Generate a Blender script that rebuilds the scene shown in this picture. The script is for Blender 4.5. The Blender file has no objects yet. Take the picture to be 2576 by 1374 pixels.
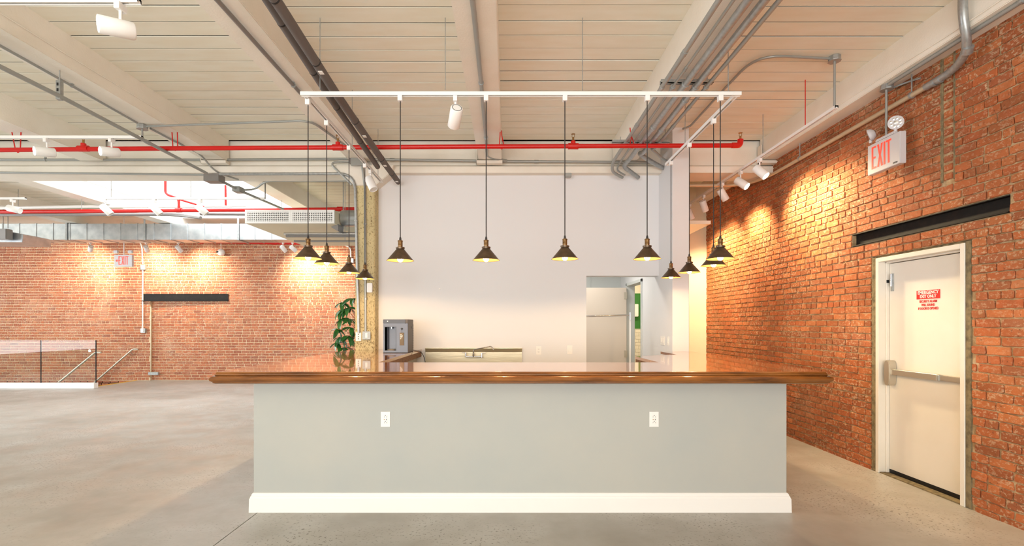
import bpy, bmesh, math, random
from mathutils import Vector, Matrix, Quaternion
random.seed(7)
R = math.radians
C = bpy.context.scene.collection
# ---------------------------------------------------------------- camera model (17 mm class shift lens, level)
F, CX, CY, CZ = 1240.0, 1275.0, 815.0, 1.48
cam = bpy.data.cameras.new('camera'); camo = bpy.data.objects.new('camera', cam); C.objects.link(camo)
cam.sensor_fit = 'HORIZONTAL'; cam.sensor_width = 36; cam.lens = 36*F/2576
cam.shift_x = (1288-CX)/2576; cam.shift_y = (CY-687)/2576
camo.location = (0, 0, CZ); camo.rotation_euler = (R(90), 0, 0)
sc = bpy.context.scene; sc.camera = camo
sc.view_settings.view_transform = 'Standard'; sc.view_settings.look = 'None'
sc.view_settings.gamma = 1; sc.view_settings.use_curve_mapping = False
sc.view_settings.exposure = -0.25
sc.cycles.max_bounces = 9; sc.cycles.diffuse_bounces = 5; sc.cycles.glossy_bounces = 4
sc.cycles.transmission_bounces = 6; sc.cycles.sample_clamp_indirect = 6
# world: bright overcast sky seen through skylight and windows
w = bpy.data.worlds.new('sky'); sc.world = w; w.use_nodes = True
w.node_tree.nodes['Background'].inputs[0].default_value = (0.93, 0.96, 1.0, 1)
w.node_tree.nodes['Background'].inputs[1].default_value = 1.1
def area(name, loc, rot, sx, sy, power, col=(1, 1, 1)):
    l = bpy.data.lights.new(name, 'AREA'); l.shape = 'RECTANGLE'; l.size = sx; l.size_y = sy; l.energy = power; l.color = col
    o = bpy.data.objects.new(name, l); C.objects.link(o); o.location = loc; o.rotation_euler = rot; return o
# daylight entering by the street windows behind the camera, the side windows and the skylight
area('window_daylight', (-1.6, -4.9, 1.7), (R(124), 0, 0), 9.0, 2.4, 900, (1.0, .985, .96))
area('side_window_daylight', (-15.3, 5.5, 1.7), (R(112), 0, R(-90)), 9.0, 2.4, 950, (.92, .96, 1.0))
area('skylight_daylight', (-5.85, 9.3, 5.6), (0, 0, 0), 3.0, 3.8, 360, (.88, .95, 1.0))
WARM = (1.0, .84, .62); AMBER = (1.0, .66, .34)
SPOT_W, LAMP_W = 205, 5

# ---------------------------------------------------------------- helpers
def PY(x, y, Y): return Vector(((x-CX)/F*Y, Y, CZ-(y-CY)/F*Y))
def PZ(x, y, Z): return PY(x, y, (CZ-Z)*F/(y-CY))
def PX(x, y, X): return PY(x, y, X*F/(x-CX))
def lin(c): c /= 255; return c/12.92 if c <= .04045 else ((c+.055)/1.055)**2.4
def S(r, g, b): return (lin(r), lin(g), lin(b), 1)
ORG = {}
class M:
    def __init__(s): s.v = []; s.f = []
    def add(s, vs, fs):
        n = len(s.v); s.v += [tuple(v) for v in vs]; s.f += [tuple(i+n for i in f) for f in fs]; return s
    def box(s, x0, x1, y0, y1, z0, z1):
        vs = [(x, y, z) for z in (z0, z1) for y in (y0, y1) for x in (x0, x1)]
        return s.add(vs, [(0, 2, 3, 1), (4, 5, 7, 6), (0, 1, 5, 4), (2, 6, 7, 3), (0, 4, 6, 2), (1, 3, 7, 5)])
    def cbox(s, c, sx, sy, sz): return s.box(c[0]-sx/2, c[0]+sx/2, c[1]-sy/2, c[1]+sy/2, c[2]-sz/2, c[2]+sz/2)
    def prism(s, poly, axis, a, b):
        def mk(p, t):
            return {'x': (t, p[0], p[1]), 'y': (p[0], t, p[1]), 'z': (p[0], p[1], t)}[axis]
        n = len(poly)
        return s.add([mk(p, a) for p in poly]+[mk(p, b) for p in poly],
                     [tuple(range(n)), tuple(range(2*n-1, n-1, -1))]+[(i, i+n, (i+1) % n+n, (i+1) % n) for i in range(n)])
    def tube(s, pts, r, n=10, bend=0.0, caps=True):
        pts = [Vector(p) for p in pts]
        if bend > 0 and len(pts) > 2:
            q = [pts[0]]
            for i in range(1, len(pts)-1):
                a, b, c = pts[i-1], pts[i], pts[i+1]
                u = (a-b); v = (c-b); d = min(bend, u.length*.48, v.length*.48); u.normalize(); v.normalize()
                p0, p1 = b+u*d, b+v*d
                for k in range(7):
                    t = k/6; q.append(p0*(1-t)**2+b*2*t*(1-t)+p1*t*t)
            q.append(pts[-1]); pts = q
        t = (pts[1]-pts[0]).normalized()
        up = Vector((0, 0, 1)) if abs(t.z) < .9 else Vector((1, 0, 0))
        nrm = t.cross(up).normalized(); rings = []
        for i, p in enumerate(pts):
            if i == 0: tt = (pts[1]-p).normalized()
            elif i == len(pts)-1: tt = (p-pts[i-1]).normalized()
            else: tt = ((pts[i+1]-p).normalized()+(p-pts[i-1]).normalized()).normalized()
            nrm = (nrm-tt*nrm.dot(tt)).normalized(); bn = tt.cross(nrm)
            rr = r if not isinstance(r, (list, tuple)) else r[i]
            rings.append([p+(nrm*math.cos(2*math.pi*k/n)+bn*math.sin(2*math.pi*k/n))*rr for k in range(n)])
        vs = [v for g in rings for v in g]; fs = []
        for i in range(len(rings)-1):
            for k in range(n):
                a = i*n+k; b = i*n+(k+1) % n; fs.append((a, b, b+n, a+n))
        if caps: fs += [tuple(reversed(range(n))), tuple(range(len(vs)-n, len(vs)))]
        return s.add(vs, fs)
    def lathe(s, prof, c=(0, 0, 0), n=24, axis='z', closed=False):
        vs = []; fs = []
        for r, z in prof:
            for k in range(n):
                a = 2*math.pi*k/n; u, v = r*math.cos(a), r*math.sin(a)
                p = {'z': (u, v, z), 'y': (u, z, v), 'x': (z, u, v)}[axis]
                vs.append((p[0]+c[0], p[1]+c[1], p[2]+c[2]))
        for i in range(len(prof)-1):
            for k in range(n):
                a = i*n+k; b = i*n+(k+1) % n; fs.append((a, b, b+n, a+n))
        if closed:
            i = len(prof)-1
            for k in range(n):
                a = i*n+k; b = i*n+(k+1) % n; fs.append((a, b, (k+1) % n, k))
        else:
            if prof[0][0] > 1e-5: fs.append(tuple(reversed(range(n))))
            if prof[-1][0] > 1e-5: fs.append(tuple(range(len(vs)-n, len(vs))))
        return s.add(vs, fs)
    def mesh(s, name, m, o=Vector((0, 0, 0)), bevel=0, smooth=0, recalc=True):
        me = bpy.data.meshes.new(name)
        me.from_pydata([(v[0]-o[0], v[1]-o[1], v[2]-o[2]) for v in s.v], [], s.f)
        bm = bmesh.new(); bm.from_mesh(me)
        if smooth: bmesh.ops.remove_doubles(bm, verts=bm.verts, dist=1e-5)
        if recalc: bmesh.ops.recalc_face_normals(bm, faces=bm.faces)
        if bevel: bmesh.ops.bevel(bm, geom=bm.edges[:], offset=bevel, segments=1 if bevel < .004 else 2, affect='EDGES', clamp_overlap=True)
        bm.to_mesh(me); bm.free()
        if m: me.materials.append(m)
        if smooth:
            me.shade_smooth(); me.set_sharp_from_angle(angle=R(smooth))
        return me
    def build(s, name, m, parent=None, bevel=0, smooth=0, recalc=True, label=None, cat=None, group=None, kind=None, org=None):
        if parent is not None: o = ORG[parent.name]
        elif org is not None: o = Vector(org)
        elif kind == 'structure': o = Vector((0, 0, 0))
        else:
            xs, ys, zs = zip(*s.v); o = Vector(((min(xs)+max(xs))/2, (min(ys)+max(ys))/2, min(zs)))
        ob = bpy.data.objects.new(name, s.mesh(name, m, o, bevel, smooth, recalc)); C.objects.link(ob)
        if parent is not None: ob.parent = parent
        else: ob.location = o
        ORG[ob.name] = o
        tag(ob, label, cat, group, kind); return ob
def tag(o, label=None, cat=None, group=None, kind=None):
    if label: o['label'] = label
    if cat: o['category'] = cat
    if group: o['group'] = group
    if kind: o['kind'] = kind
def thing(name, label, cat, loc, group=None, kind=None):
    o = bpy.data.objects.new(name, None); C.objects.link(o); o.location = loc; o.empty_display_size = .1
    ORG[o.name] = Vector(loc); tag(o, label, cat, group, kind); return o
def inst(name, me, parent, loc=(0, 0, 0), rot=None, scale=None):
    o = bpy.data.objects.new(name, me); C.objects.link(o); o.parent = parent; o.location = loc
    if rot is not None: o.rotation_mode = 'QUATERNION'; o.rotation_quaternion = rot
    if scale: o.scale = scale
    return o
def copy_tree(o, parent=None):
    c = o.copy(); C.objects.link(c); c.parent = parent
    for k in ('label', 'group'):
        if k in c.keys() and parent is None: del c[k]
    for ch in list(o.children): copy_tree(ch, c)
    return c

# ---------------------------------------------------------------- materials
def mat(name, col, rough=.5, metal=0, spec=.5, coat=0, emit=None, var=None, bump=None, alpha=None, trans=0):
    m = bpy.data.materials.new(name); m.use_nodes = True; nt = m.node_tree; b = nt.nodes['Principled BSDF']
    b.inputs['Base Color'].default_value = col; b.inputs['Roughness'].default_value = rough
    b.inputs['Metallic'].default_value = metal; b.inputs['Specular IOR Level'].default_value = spec
    b.inputs['Coat Weight'].default_value = coat; b.inputs['Transmission Weight'].default_value = trans
    if emit: b.inputs['Emission Color'].default_value = emit[0]; b.inputs['Emission Strength'].default_value = emit[1]
    def noise(scale, detail=4, stretch=None):
        tc = nt.nodes.new('ShaderNodeNewGeometry'); mp = nt.nodes.new('ShaderNodeMapping'); n = nt.nodes.new('ShaderNodeTexNoise')
        nt.links.new(tc.outputs['Position'], mp.inputs['Vector']); nt.links.new(mp.outputs[0], n.inputs['Vector'])
        if stretch: mp.inputs['Scale'].default_value = stretch
        n.inputs['Scale'].default_value = scale; n.inputs['Detail'].default_value = detail; return n
    if var:   # (second colour, scale, low, high, stretch)
        col2, scale, lo, hi = var[:4]
        n = noise(scale, 5, var[4] if len(var) > 4 else None)
        r = nt.nodes.new('ShaderNodeValToRGB'); r.color_ramp.elements[0].position = lo; r.color_ramp.elements[1].position = hi
        r.color_ramp.elements[0].color = col; r.color_ramp.elements[1].color = col2
        nt.links.new(n.outputs[0], r.inputs[0]); nt.links.new(r.outputs[0], b.inputs['Base Color'])
    if bump:  # (scale, strength, distance, stretch)
        n = noise(bump[0], 6, bump[3] if len(bump) > 3 else None); bp = nt.nodes.new('ShaderNodeBump')
        bp.inputs['Strength'].default_value = bump[1]; bp.inputs['Distance'].default_value = bump[2]
        nt.links.new(n.outputs[0], bp.inputs['Height']); nt.links.new(bp.outputs[0], b.inputs['Normal'])
    return m
class NT:
    def __init__(s, m): s.t = m.node_tree; s.b = s.t.nodes['Principled BSDF']
    def n(s, kind, **kw):
        x = s.t.nodes.new('ShaderNode'+kind)
        for k, v in kw.items():
            if k in x.inputs: x.inputs[k].default_value = v
            else: setattr(x, k, v)
        return x
    def l(s, a, b): s.t.links.new(a, b)
    def pos(s, stretch=(1, 1, 1)):
        g = s.n('NewGeometry'); m = s.n('Mapping'); m.inputs['Scale'].default_value = stretch; s.l(g.outputs['Position'], m.inputs[0]); return m.outputs[0]
    def noise(s, scale, detail=4, stretch=(1, 1, 1), rough=.5):
        n = s.n('TexNoise', Scale=scale, Detail=detail, Roughness=rough); s.l(s.pos(stretch), n.inputs['Vector']); return n.outputs[0]
    def ramp(s, inp, stops):
        r = s.n('ValToRGB'); e = r.color_ramp.elements
        while len(e) < len(stops): e.new(.5)
        for k, (p, c) in enumerate(stops): e[k].position = p; e[k].color = c if hasattr(c, '__len__') else (c, c, c, 1)
        s.l(inp, r.inputs[0]); return r.outputs[0]
    def mix(s, fac, a, b, mode='MIX'):
        m = s.n('Mix', data_type='RGBA', blend_type=mode)
        for i, v in ((0, fac), (6, a), (7, b)):
            if hasattr(v, 'is_linked') or hasattr(v, 'links'): s.l(v, m.inputs[i])
            else: m.inputs[i].default_value = v
        return m.outputs[2]
    def math(s, op, a, b=0):
        m = s.n('Math', operation=op)
        for i, v in ((0, a), (1, b)):
            if hasattr(v, 'links'): s.l(v, m.inputs[i])
            else: m.inputs[i].default_value = v
        return m.outputs[0]
    def bump(s, h, strength, dist):
        p = s.n('Bump', Strength=strength, Distance=dist); s.l(h, p.inputs['Height']); s.l(p.outputs[0], s.b.inputs['Normal'])

def brick_mat(name, cols, smear, grime):
    m = mat(name, cols[0], .85, spec=.3); t = NT(m)
    oi = t.n('ObjectInfo'); ge = t.n('NewGeometry')
    rnd = t.math('FRACT', t.math('ADD', oi.outputs['Random'], ge.outputs['Random Per Island']))
    base = t.ramp(rnd, [(i/(len(cols)-1), c) for i, c in enumerate(cols)])
    big = t.noise(.9, 4, (1, 1, 1.2), .6)
    base = t.mix(t.ramp(big, [(.36, .45), (.52, 0.0)]), base, grime)
    base = t.mix(t.ramp(t.noise(1.3, 5, (1, 1, 1), .65), [(.55, 0.0), (.75, .24)]), base, smear)
    n1 = t.noise(9, 5)
    base = t.mix(t.ramp(n1, [(.4, 0.0), (.75, .55)]), base, grime)
    # pale lime and mortar left on the faces
    n2 = t.noise(38, 6, (1, 1, 1.4), .62); n3 = t.noise(2.3, 3)
    mask = t.math('MULTIPLY', t.ramp(n2, [(.53, 0.0), (.60, 1.0)]), t.ramp(n3, [(.35, .25), (.62, 1.0)]))
    base = t.mix(t.math('MULTIPLY', mask, .62), base, smear)
    base = t.mix(t.ramp(t.noise(55, 3), [(.66, 0.0), (.70, .55)]), base, S(70, 48, 36))
    t.l(base, t.b.inputs['Base Color']); t.bump(t.noise(60, 6, (1, 1, 1), .65), .55, .006)
    return m
MT = {}
MT['brick_r'] = brick_mat('brick_right', [S(164, 92, 54), S(180, 100, 58), S(140, 80, 50), S(192, 116, 70), S(172, 92, 54), S(152, 92, 62)], S(206, 184, 152), S(138, 84, 50))
MT['brick_b'] = brick_mat('brick_far', [S(172, 98, 66), S(186, 110, 74), S(144, 84, 62), S(196, 124, 86), S(164, 92, 62), S(180, 120, 90)], S(222, 205, 184), S(150, 88, 68))
MT['mortar_r'] = mat('mortar_right', S(158, 130, 94), .95, spec=.2, var=(S(200, 176, 140), 14, .42, .70), bump=(70, .9, .008))
MT['mortar_b'] = mat('mortar_far', S(212, 180, 144), .95, spec=.2, var=(S(228, 206, 176), 9, .4, .7), bump=(60, .8, .008))
MT['cement'] = mat('cement', S(140, 126, 96), .95, spec=.2, var=(S(104, 94, 74), 22, .42, .68), bump=(80, .8, .006))
MT['cream'] = mat('cream_paint', S(238, 233, 222), .6, spec=.3, var=(S(232, 226, 213), 3, .4, .7), bump=(60, .35, .004))
MT['plank'] = mat('plank_paint', S(238, 236, 222), .6, spec=.3, var=(S(234, 229, 211), 2.5, .38, .7, (1, 4, 1)), bump=(30, .22, .002, (1, 6, 1)))
MT['gap'] = mat('dark_gap', S(20, 17, 14), .95, spec=.05)  # near-black backing; its colour stands in for shade deep between the planks
MT['white'] = mat('white_wall', S(224, 225, 227), .55, spec=.3, bump=(120, .08, .001))
MT['whitegloss'] = mat('white_gloss', S(238, 236, 232), .35, spec=.5)
MT['creamwall'] = mat('cream_wall', S(226, 216, 190), .6, spec=.3)
MT['hallgrey'] = mat('hall_grey', S(196, 200, 198), .6, spec=.3)
MT['halldoor'] = mat('hall_door', S(208, 196, 182), .5, spec=.3)
MT['galv'] = mat('galvanised', S(172, 175, 174), .38, metal=.6, var=(S(152, 155, 156), 30, .4, .7))
MT['galvduct'] = mat('galvanised_duct', S(196, 200, 202), .32, metal=.8, var=(S(170, 176, 180), 7, .35, .7))
MT['conduit'] = mat('conduit_grey', S(160, 163, 160), .42, metal=.4)
MT['conduitwarm'] = mat('conduit_on_brick', S(200, 184, 156), .4, metal=.4)
MT['darkconduit'] = mat('conduit_dark', S(132, 129, 126), .45, metal=.3)
MT['foam'] = mat('pipe_foam', S(104, 98, 95), .75, spec=.3, bump=(90, .3, .002))
MT['red'] = mat('red_paint', S(200, 22, 16), .32, spec=.5)
MT['brass'] = mat('brass', S(165, 130, 80), .35, metal=.9)
MT['brassdark'] = mat('socket_brass', S(140, 108, 70), .4, metal=.8, var=(S(100, 76, 52), 60, .4, .7))
MT['shade'] = mat('shade_bronze', S(92, 76, 60), .36, metal=.6, var=(S(110, 90, 70), 25, .4, .7))
MT['shadein'] = mat('shade_inside', S(248, 196, 128), .5, spec=.3)
MT['cord'] = mat('black_cord', S(52, 46, 44), .7)
MT['bulb'] = mat('bulb_glow', (1, .8, .5, 1), .3, emit=((1.0, .58, .25, 1), 95))
MT['lens_on'] = mat('spot_lens_lit', (1, .9, .7, 1), .3, emit=((1.0, .88, .66, 1), 16))
MT['lens_off'] = mat('spot_lens_off', S(215, 215, 210), .2)
MT['fixture'] = mat('white_fixture', S(240, 240, 238), .4)
MT['blackmetal'] = mat('black_steel', S(17, 15, 14), .6, metal=.1, spec=.3, var=(S(30, 26, 23), 20, .45, .7), bump=(40, .3, .003))
MT['black'] = mat('black', S(22, 22, 24), .5)
MT['steel'] = mat('stainless', S(196, 186, 160), .36, metal=.7, bump=(6, .12, .01, (1, 1, 6)))
MT['chrome'] = mat('chrome', S(220, 220, 222), .1, metal=1)
MT['satin'] = mat('satin_steel', S(196, 188, 172), .36, metal=.65)
MT['doorwhite'] = mat('door_white', S(233, 228, 218), .42, spec=.4, var=(S(226, 220, 206), 2.0, .4, .75))
MT['panel'] = mat('bar_panel', S(181, 181, 174), .55, spec=.35, var=(S(174, 177, 173), 1.6, .35, .7), bump=(26, .10, .002, (1, 1, 2.2)))
MT['base'] = mat('baseboard_white', S(238, 236, 232), .4, spec=.4, bump=(12, .08, .002, (.2, 1, 5)))
MT['greenwall'] = mat('green_wall', S(50, 122, 46), .6)
MT['tile'] = mat('white_tile', S(236, 228, 212), .2)
MT['leaf'] = mat('leaf_green', S(34, 88, 46), .25, spec=.7, var=(S(66, 124, 50), 6, .4, .7))
MT['stem'] = mat('plant_stem', S(150, 96, 62), .7)
MT['pot'] = mat('pot', S(150, 140, 130), .7)
MT['exitred'] = mat('exit_red', S(222, 44, 30), .4, emit=((1.0, .12, .07, 1), .7))
MT['exitface'] = mat('exit_face', S(205, 202, 204), .5)
MT['redprint'] = mat('red_print', S(205, 30, 24), .5)
MT['yellow'] = mat('yellow_tape', S(225, 180, 50), .6)
MT['dispenser'] = mat('dispenser_grey', S(64, 66, 78), .24, spec=.5)
MT['dispdark'] = mat('dispenser_dark', S(34, 33, 38), .3)
MT['dispside'] = mat('dispenser_side', S(84, 78, 74), .5)
MT['tagcard'] = mat('tag_card', S(104, 92, 72), .6)
MT['blackwood'] = mat('tag_cord', S(30, 30, 30), .6)
# glass
g = bpy.data.materials.new('railing_glass'); g.use_nodes = True; nt = g.node_tree; nt.nodes.clear()
o_ = nt.nodes.new('ShaderNodeOutputMaterial'); mx = nt.nodes.new('ShaderNodeMixShader'); tr = nt.nodes.new('ShaderNodeBsdfTransparent'); gl = nt.nodes.new('ShaderNodeBsdfGlossy'); fr = nt.nodes.new('ShaderNodeFresnel')
fr.inputs[0].default_value = 1.42; gl.inputs['Roughness'].default_value = .01; tr.inputs[0].default_value = (.93, .945, .93, 1)
ge_ = nt.nodes.new('ShaderNodeNewGeometry'); ma_ = nt.nodes.new('ShaderNodeMath'); mb_ = nt.nodes.new('ShaderNodeMath'); ma_.operation = 'SUBTRACT'; ma_.inputs[0].default_value = 1; mb_.operation = 'MULTIPLY'; nt.links.new(ge_.outputs['Backfacing'], ma_.inputs[1]); nt.links.new(fr.outputs[0], mb_.inputs[0]); nt.links.new(ma_.outputs[0], mb_.inputs[1]); nt.links.new(mb_.outputs[0], mx.inputs[0]); nt.links.new(tr.outputs[0], mx.inputs[1]); nt.links.new(gl.outputs[0], mx.inputs[2]); nt.links.new(mx.outputs[0], o_.inputs[0])
MT['glass'] = g
# concrete floor
m = MT['floor'] = mat('concrete', S(176, 170, 158), .42, spec=.35); t = NT(m)
c = t.ramp(t.noise(.55, 5, (1, 1, 1), .6), [(.32, S(154, 150, 142)), (.5, S(178, 175, 168)), (.7, S(198, 196, 191))])
c = t.mix(t.ramp(t.noise(5, 6, (1, 1, 1), .7), [(.35, .0), (.75, .35)]), c, S(148, 138, 120))
sp = t.noise(48, 2)
region = t.ramp(t.noise(1.1, 3), [(.45, 0.0), (.62, 1.0)])
c = t.mix(t.math('MULTIPLY', t.ramp(sp, [(.60, 0.0), (.65, .8)]), region), c, S(104, 96, 84))
t.l(c, t.b.inputs['Base Color']); t.l(t.ramp(t.noise(3, 4), [(.3, .30), (.7, .52)]), t.b.inputs['Roughness']); t.bump(t.noise(40, 5), .12, .003)
# varnished walnut counter
def wood(name, rough, dark, midc, light, coat):
    m = mat(name, midc, rough, spec=.5, coat=coat); t = NT(m)
    n = t.noise(2.2, 6, (1.0, 7, 7), .6); n2 = t.noise(7, 4, (.6, 16, 16))
    c = t.ramp(n, [(.3, dark), (.48, midc), (.7, light)])
    c = t.mix(t.ramp(n2, [(.4, 0.0), (.7, .45)]), c, dark)
    c = t.mix(t.ramp(t.noise(1.3, 3, (1, .4, 1)), [(.55, 0.0), (.7, .45)]), c, dark)
    t.l(c, t.b.inputs['Base Color']); t.b.inputs['Coat Roughness'].default_value = .03; return m
MT['woodtop'] = wood('varnished_top', .15, S(120, 66, 30), S(160, 96, 50), S(196, 134, 80), .9)
MT['woodedge'] = wood('varnished_edge', .2, S(84, 48, 18), S(136, 82, 34), S(164, 106, 50), .6)
# peeling yellow column
m = MT['column'] = mat('peeling_paint', S(205, 188, 140), .8, spec=.2); t = NT(m)
c = t.ramp(t.noise(3.0, 5), [(.35, S(196, 182, 140)), (.65, S(216, 200, 154))])
ge = t.n('NewGeometry'); sx = t.n('SeparateXYZ'); t.l(ge.outputs['Position'], sx.inputs[0])
hgt = t.ramp(t.math('DIVIDE', sx.outputs[2], 3.6), [(.30, .10), (.75, -.0), (1, -.05)])
pn = t.math('ADD', t.noise(62, 6, (1, 1, .6), .75), t.math('MULTIPLY', hgt, .35))
c = t.mix(t.ramp(pn, [(.56, 0.0), (.61, .85)]), c, S(112, 90, 58))
t.l(c, t.b.inputs['Base Color']); t.bump(pn, .6, .01)
# ================================================================ SETTING
ZC, ZB = 4.03, 3.735            # plank ceiling, beam soffits
YG0, YG1, ZG = 6.85, 7.25, 3.58  # cross girder
XW, YEND = 3.705, 9.15           # right brick wall
YB = 12.9                        # far brick wall
YW = 6.97                        # white wall
XS = 2.15                        # side wall of the hall
def st(mm, name, m, **k): return mm.build(name, m, kind='structure', **k)

# floor: two slabs with a saw-cut joint, stair opening at the far left
fb = M().box(-16, -9.7, -5, 11.42, -.4, -.012).box(-9.7, 8, -5, YB+.3, -.4, -.012).box(-16, -9.7, YB, YB+.3, -.4, -.012)
floor = st(fb, 'floor', MT['gap'], label='polished grey concrete floor with one saw-cut joint and an opening for stairs')
xj = -1.955
sl = M().box(-16, -9.7, -5, 11.42, -.012, 0).box(-9.7, xj-.004, -5, 6.948, -.012, 0); sl.build('floor_slab', MT['floor'], floor)
M().box(-9.7, xj-.004, 6.952, YB+.1, -.012, 0).build('floor_slab', MT['floor'], floor)
M().box(xj+.004, 8, -5, YB+.1, -.012, 0).build('floor_slab', MT['floor'], floor)
# stair treads going down to the left in the opening
stp = M()
for i in range(8): stp.box(-9.7-.28*(i+1), -9.7-.28*i, 11.5, YB-.02, -2, -.17*(i+1))
st(stp, 'stair_steps', MT['floor'], label='concrete steps going down in the floor opening')

# ceiling
SKX0, SKX1, SKY0, SKY1 = -7.5, -4.17, 7.3, 11.4
cb = M()
for a in ((-16, SKX0, -5, YB+.3), (SKX1, 8, -5, YB+.3), (SKX0, SKX1, -5, SKY0), (SKX0, SKX1, SKY1, YB+.3)):
    cb.box(a[0], a[1], a[2], a[3], ZC+.0065, ZC+.2)
ceil = st(cb, 'ceiling', MT['gap'], label='cream painted plank ceiling between timber beams')
bays = [(-16, -7.8), (-7.5, -5.9), (-5.57, -4.17), (-3.86, -2.18), (-1.865, -.39), (-.07, 1.474), (1.80, 3.516)]
PW = .2065
def planks(x0, x1, y0, y1, off=0):
    y = y0+off
    while y < y1-.02:
        wd = min(PW, y1-y); gp = random.choice((.007, .010, .014, .017, .019))
        dz = random.uniform(-.002, .002)
        M().box(x0-.02, x1+.02, y+gp/2, y+wd-gp/2, ZC+dz, ZC+.006).build('plank', MT['plank'], ceil)
        y += wd
for k, (x0, x1) in enumerate(bays):
    if k > 1 or k == 1: planks(x0, x1, 2.70, YG0, (.02*k) % .05)
planks(-16, -7.8, 5.2, YG0); planks(-16, -7.8, YG1, YB)
planks(-3.86, -2.18, YG1, YB); planks(-2.0, 3.516, YG1, YEND)
M().box(-16, 3.6, -5, 2.72, ZC, ZC+.006).box(-7.5, -3.9, SKY1, YB, ZC, ZC+.006).box(-1.9, 3.6, YEND, YB, ZC, ZC+.006).box(-2.2, -1.9, YG1, YB, ZC, ZC+.006).build('ceiling_board', MT['plank'], ceil)
# skylight well, white
sk = M().box(SKX0-.1, SKX0+.01, SKY0-.1, SKY1+.1, ZC-.004, 6).box(SKX1-.01, SKX1+.1, SKY0-.1, SKY1+.1, ZC-.004, 6).box(SKX0, SKX1, SKY1-.01, SKY1+.1, ZC-.1, 6).box(SKX0, SKX1, SKY0-.1, SKY0+.01, ZC-.004, 6)
sk_ = st(sk, 'skylight_well', MT['whitegloss'], label='white skylight well beyond the girder at the left')
gp = M()
for k in range(3):
    M().box(SKX0+k*1.11+.02, SKX0+(k+1)*1.11-.02, SKY0, SKY1, 5.9, 5.912).build('pane', MT['glass'], sk_)
for k in range(4): M().box(SKX0+k*1.11-.02, SKX0+k*1.11+.02, SKY0, SKY1, 5.86, 5.93).build('glazing_bar', MT['fixture'], sk_)
# beams
BEAMS = [(-7.8, -7.5, -5, YG0), (-5.90, -5.57, -5, YG0), (-4.17, -3.86, -5, YG0), (-2.18, -1.865, -5, YG0), (-.39, -.07, -5, YG0),
         (1.474, 1.80, -5, YG0), (3.516, 3.9, -5, YG0), (-7.8, -7.5, YG1, YB), (-4.17, -3.86, YG1, YB), (-2.18, -1.9, YG1, YB), (3.516, 3.9, YG1, YEND+.2), (-9.9, -9.6, YG1, YB)]
BL = ['cream beam furthest left in front of the girder', 'cream beam second from the left in front of the girder', 'cream beam above the lit track heads at upper left',
      'cream beam beside the pair of dark foam pipes', 'cream beam crossing the middle of the ceiling', 'cream beam carrying the bundle of conduits',
      'cream beam running along the top of the right brick wall', 'white beam along the left side of the skylight', 'cream beam between skylight and column, beyond the girder',
      'cream beam behind the column', 'cream beam end beyond the girder over the hall side', 'cream beam left of the skylight beyond the girder']
for (x0, x1, y0, y1), lb in zip(BEAMS, BL):
    st(M().box(x0, x1, y0, y1, ZB, ZC+.012), 'ceiling_beam', MT['cream'], bevel=.006, label=lb)
gd = M().prism([(YG0+.05, ZC+.03), (YG0+.05, 3.70), (YG0, 3.67), (YG0, ZG), (YG1, ZG), (YG1, ZC+.03)], 'x', -16, 3.9)
st(gd, 'girder', MT['cream'], label='deep cream cross girder above the white wall and column')
# steel plates where the beams land on the girder
for (x0, x1, lb) in ((-4.17, -3.86, 'small steel seat under the beam end at upper left'), (-.39, -.07, 'painted seat under the middle beam end'), (3.516, 3.705, 'steel seat under the beam end beside the brick wall')):
    M().box(x0-.03, x1+.01, YG0-.10, YG0-.005, ZB-.05, ZB-.012).box(x0-.03, x0-.022, YG0-.10, YG0-.005, ZB-.05, ZB+.2).build('beam_seat', MT['cream'], label=lb, cat='bracket', bevel=.002)

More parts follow.
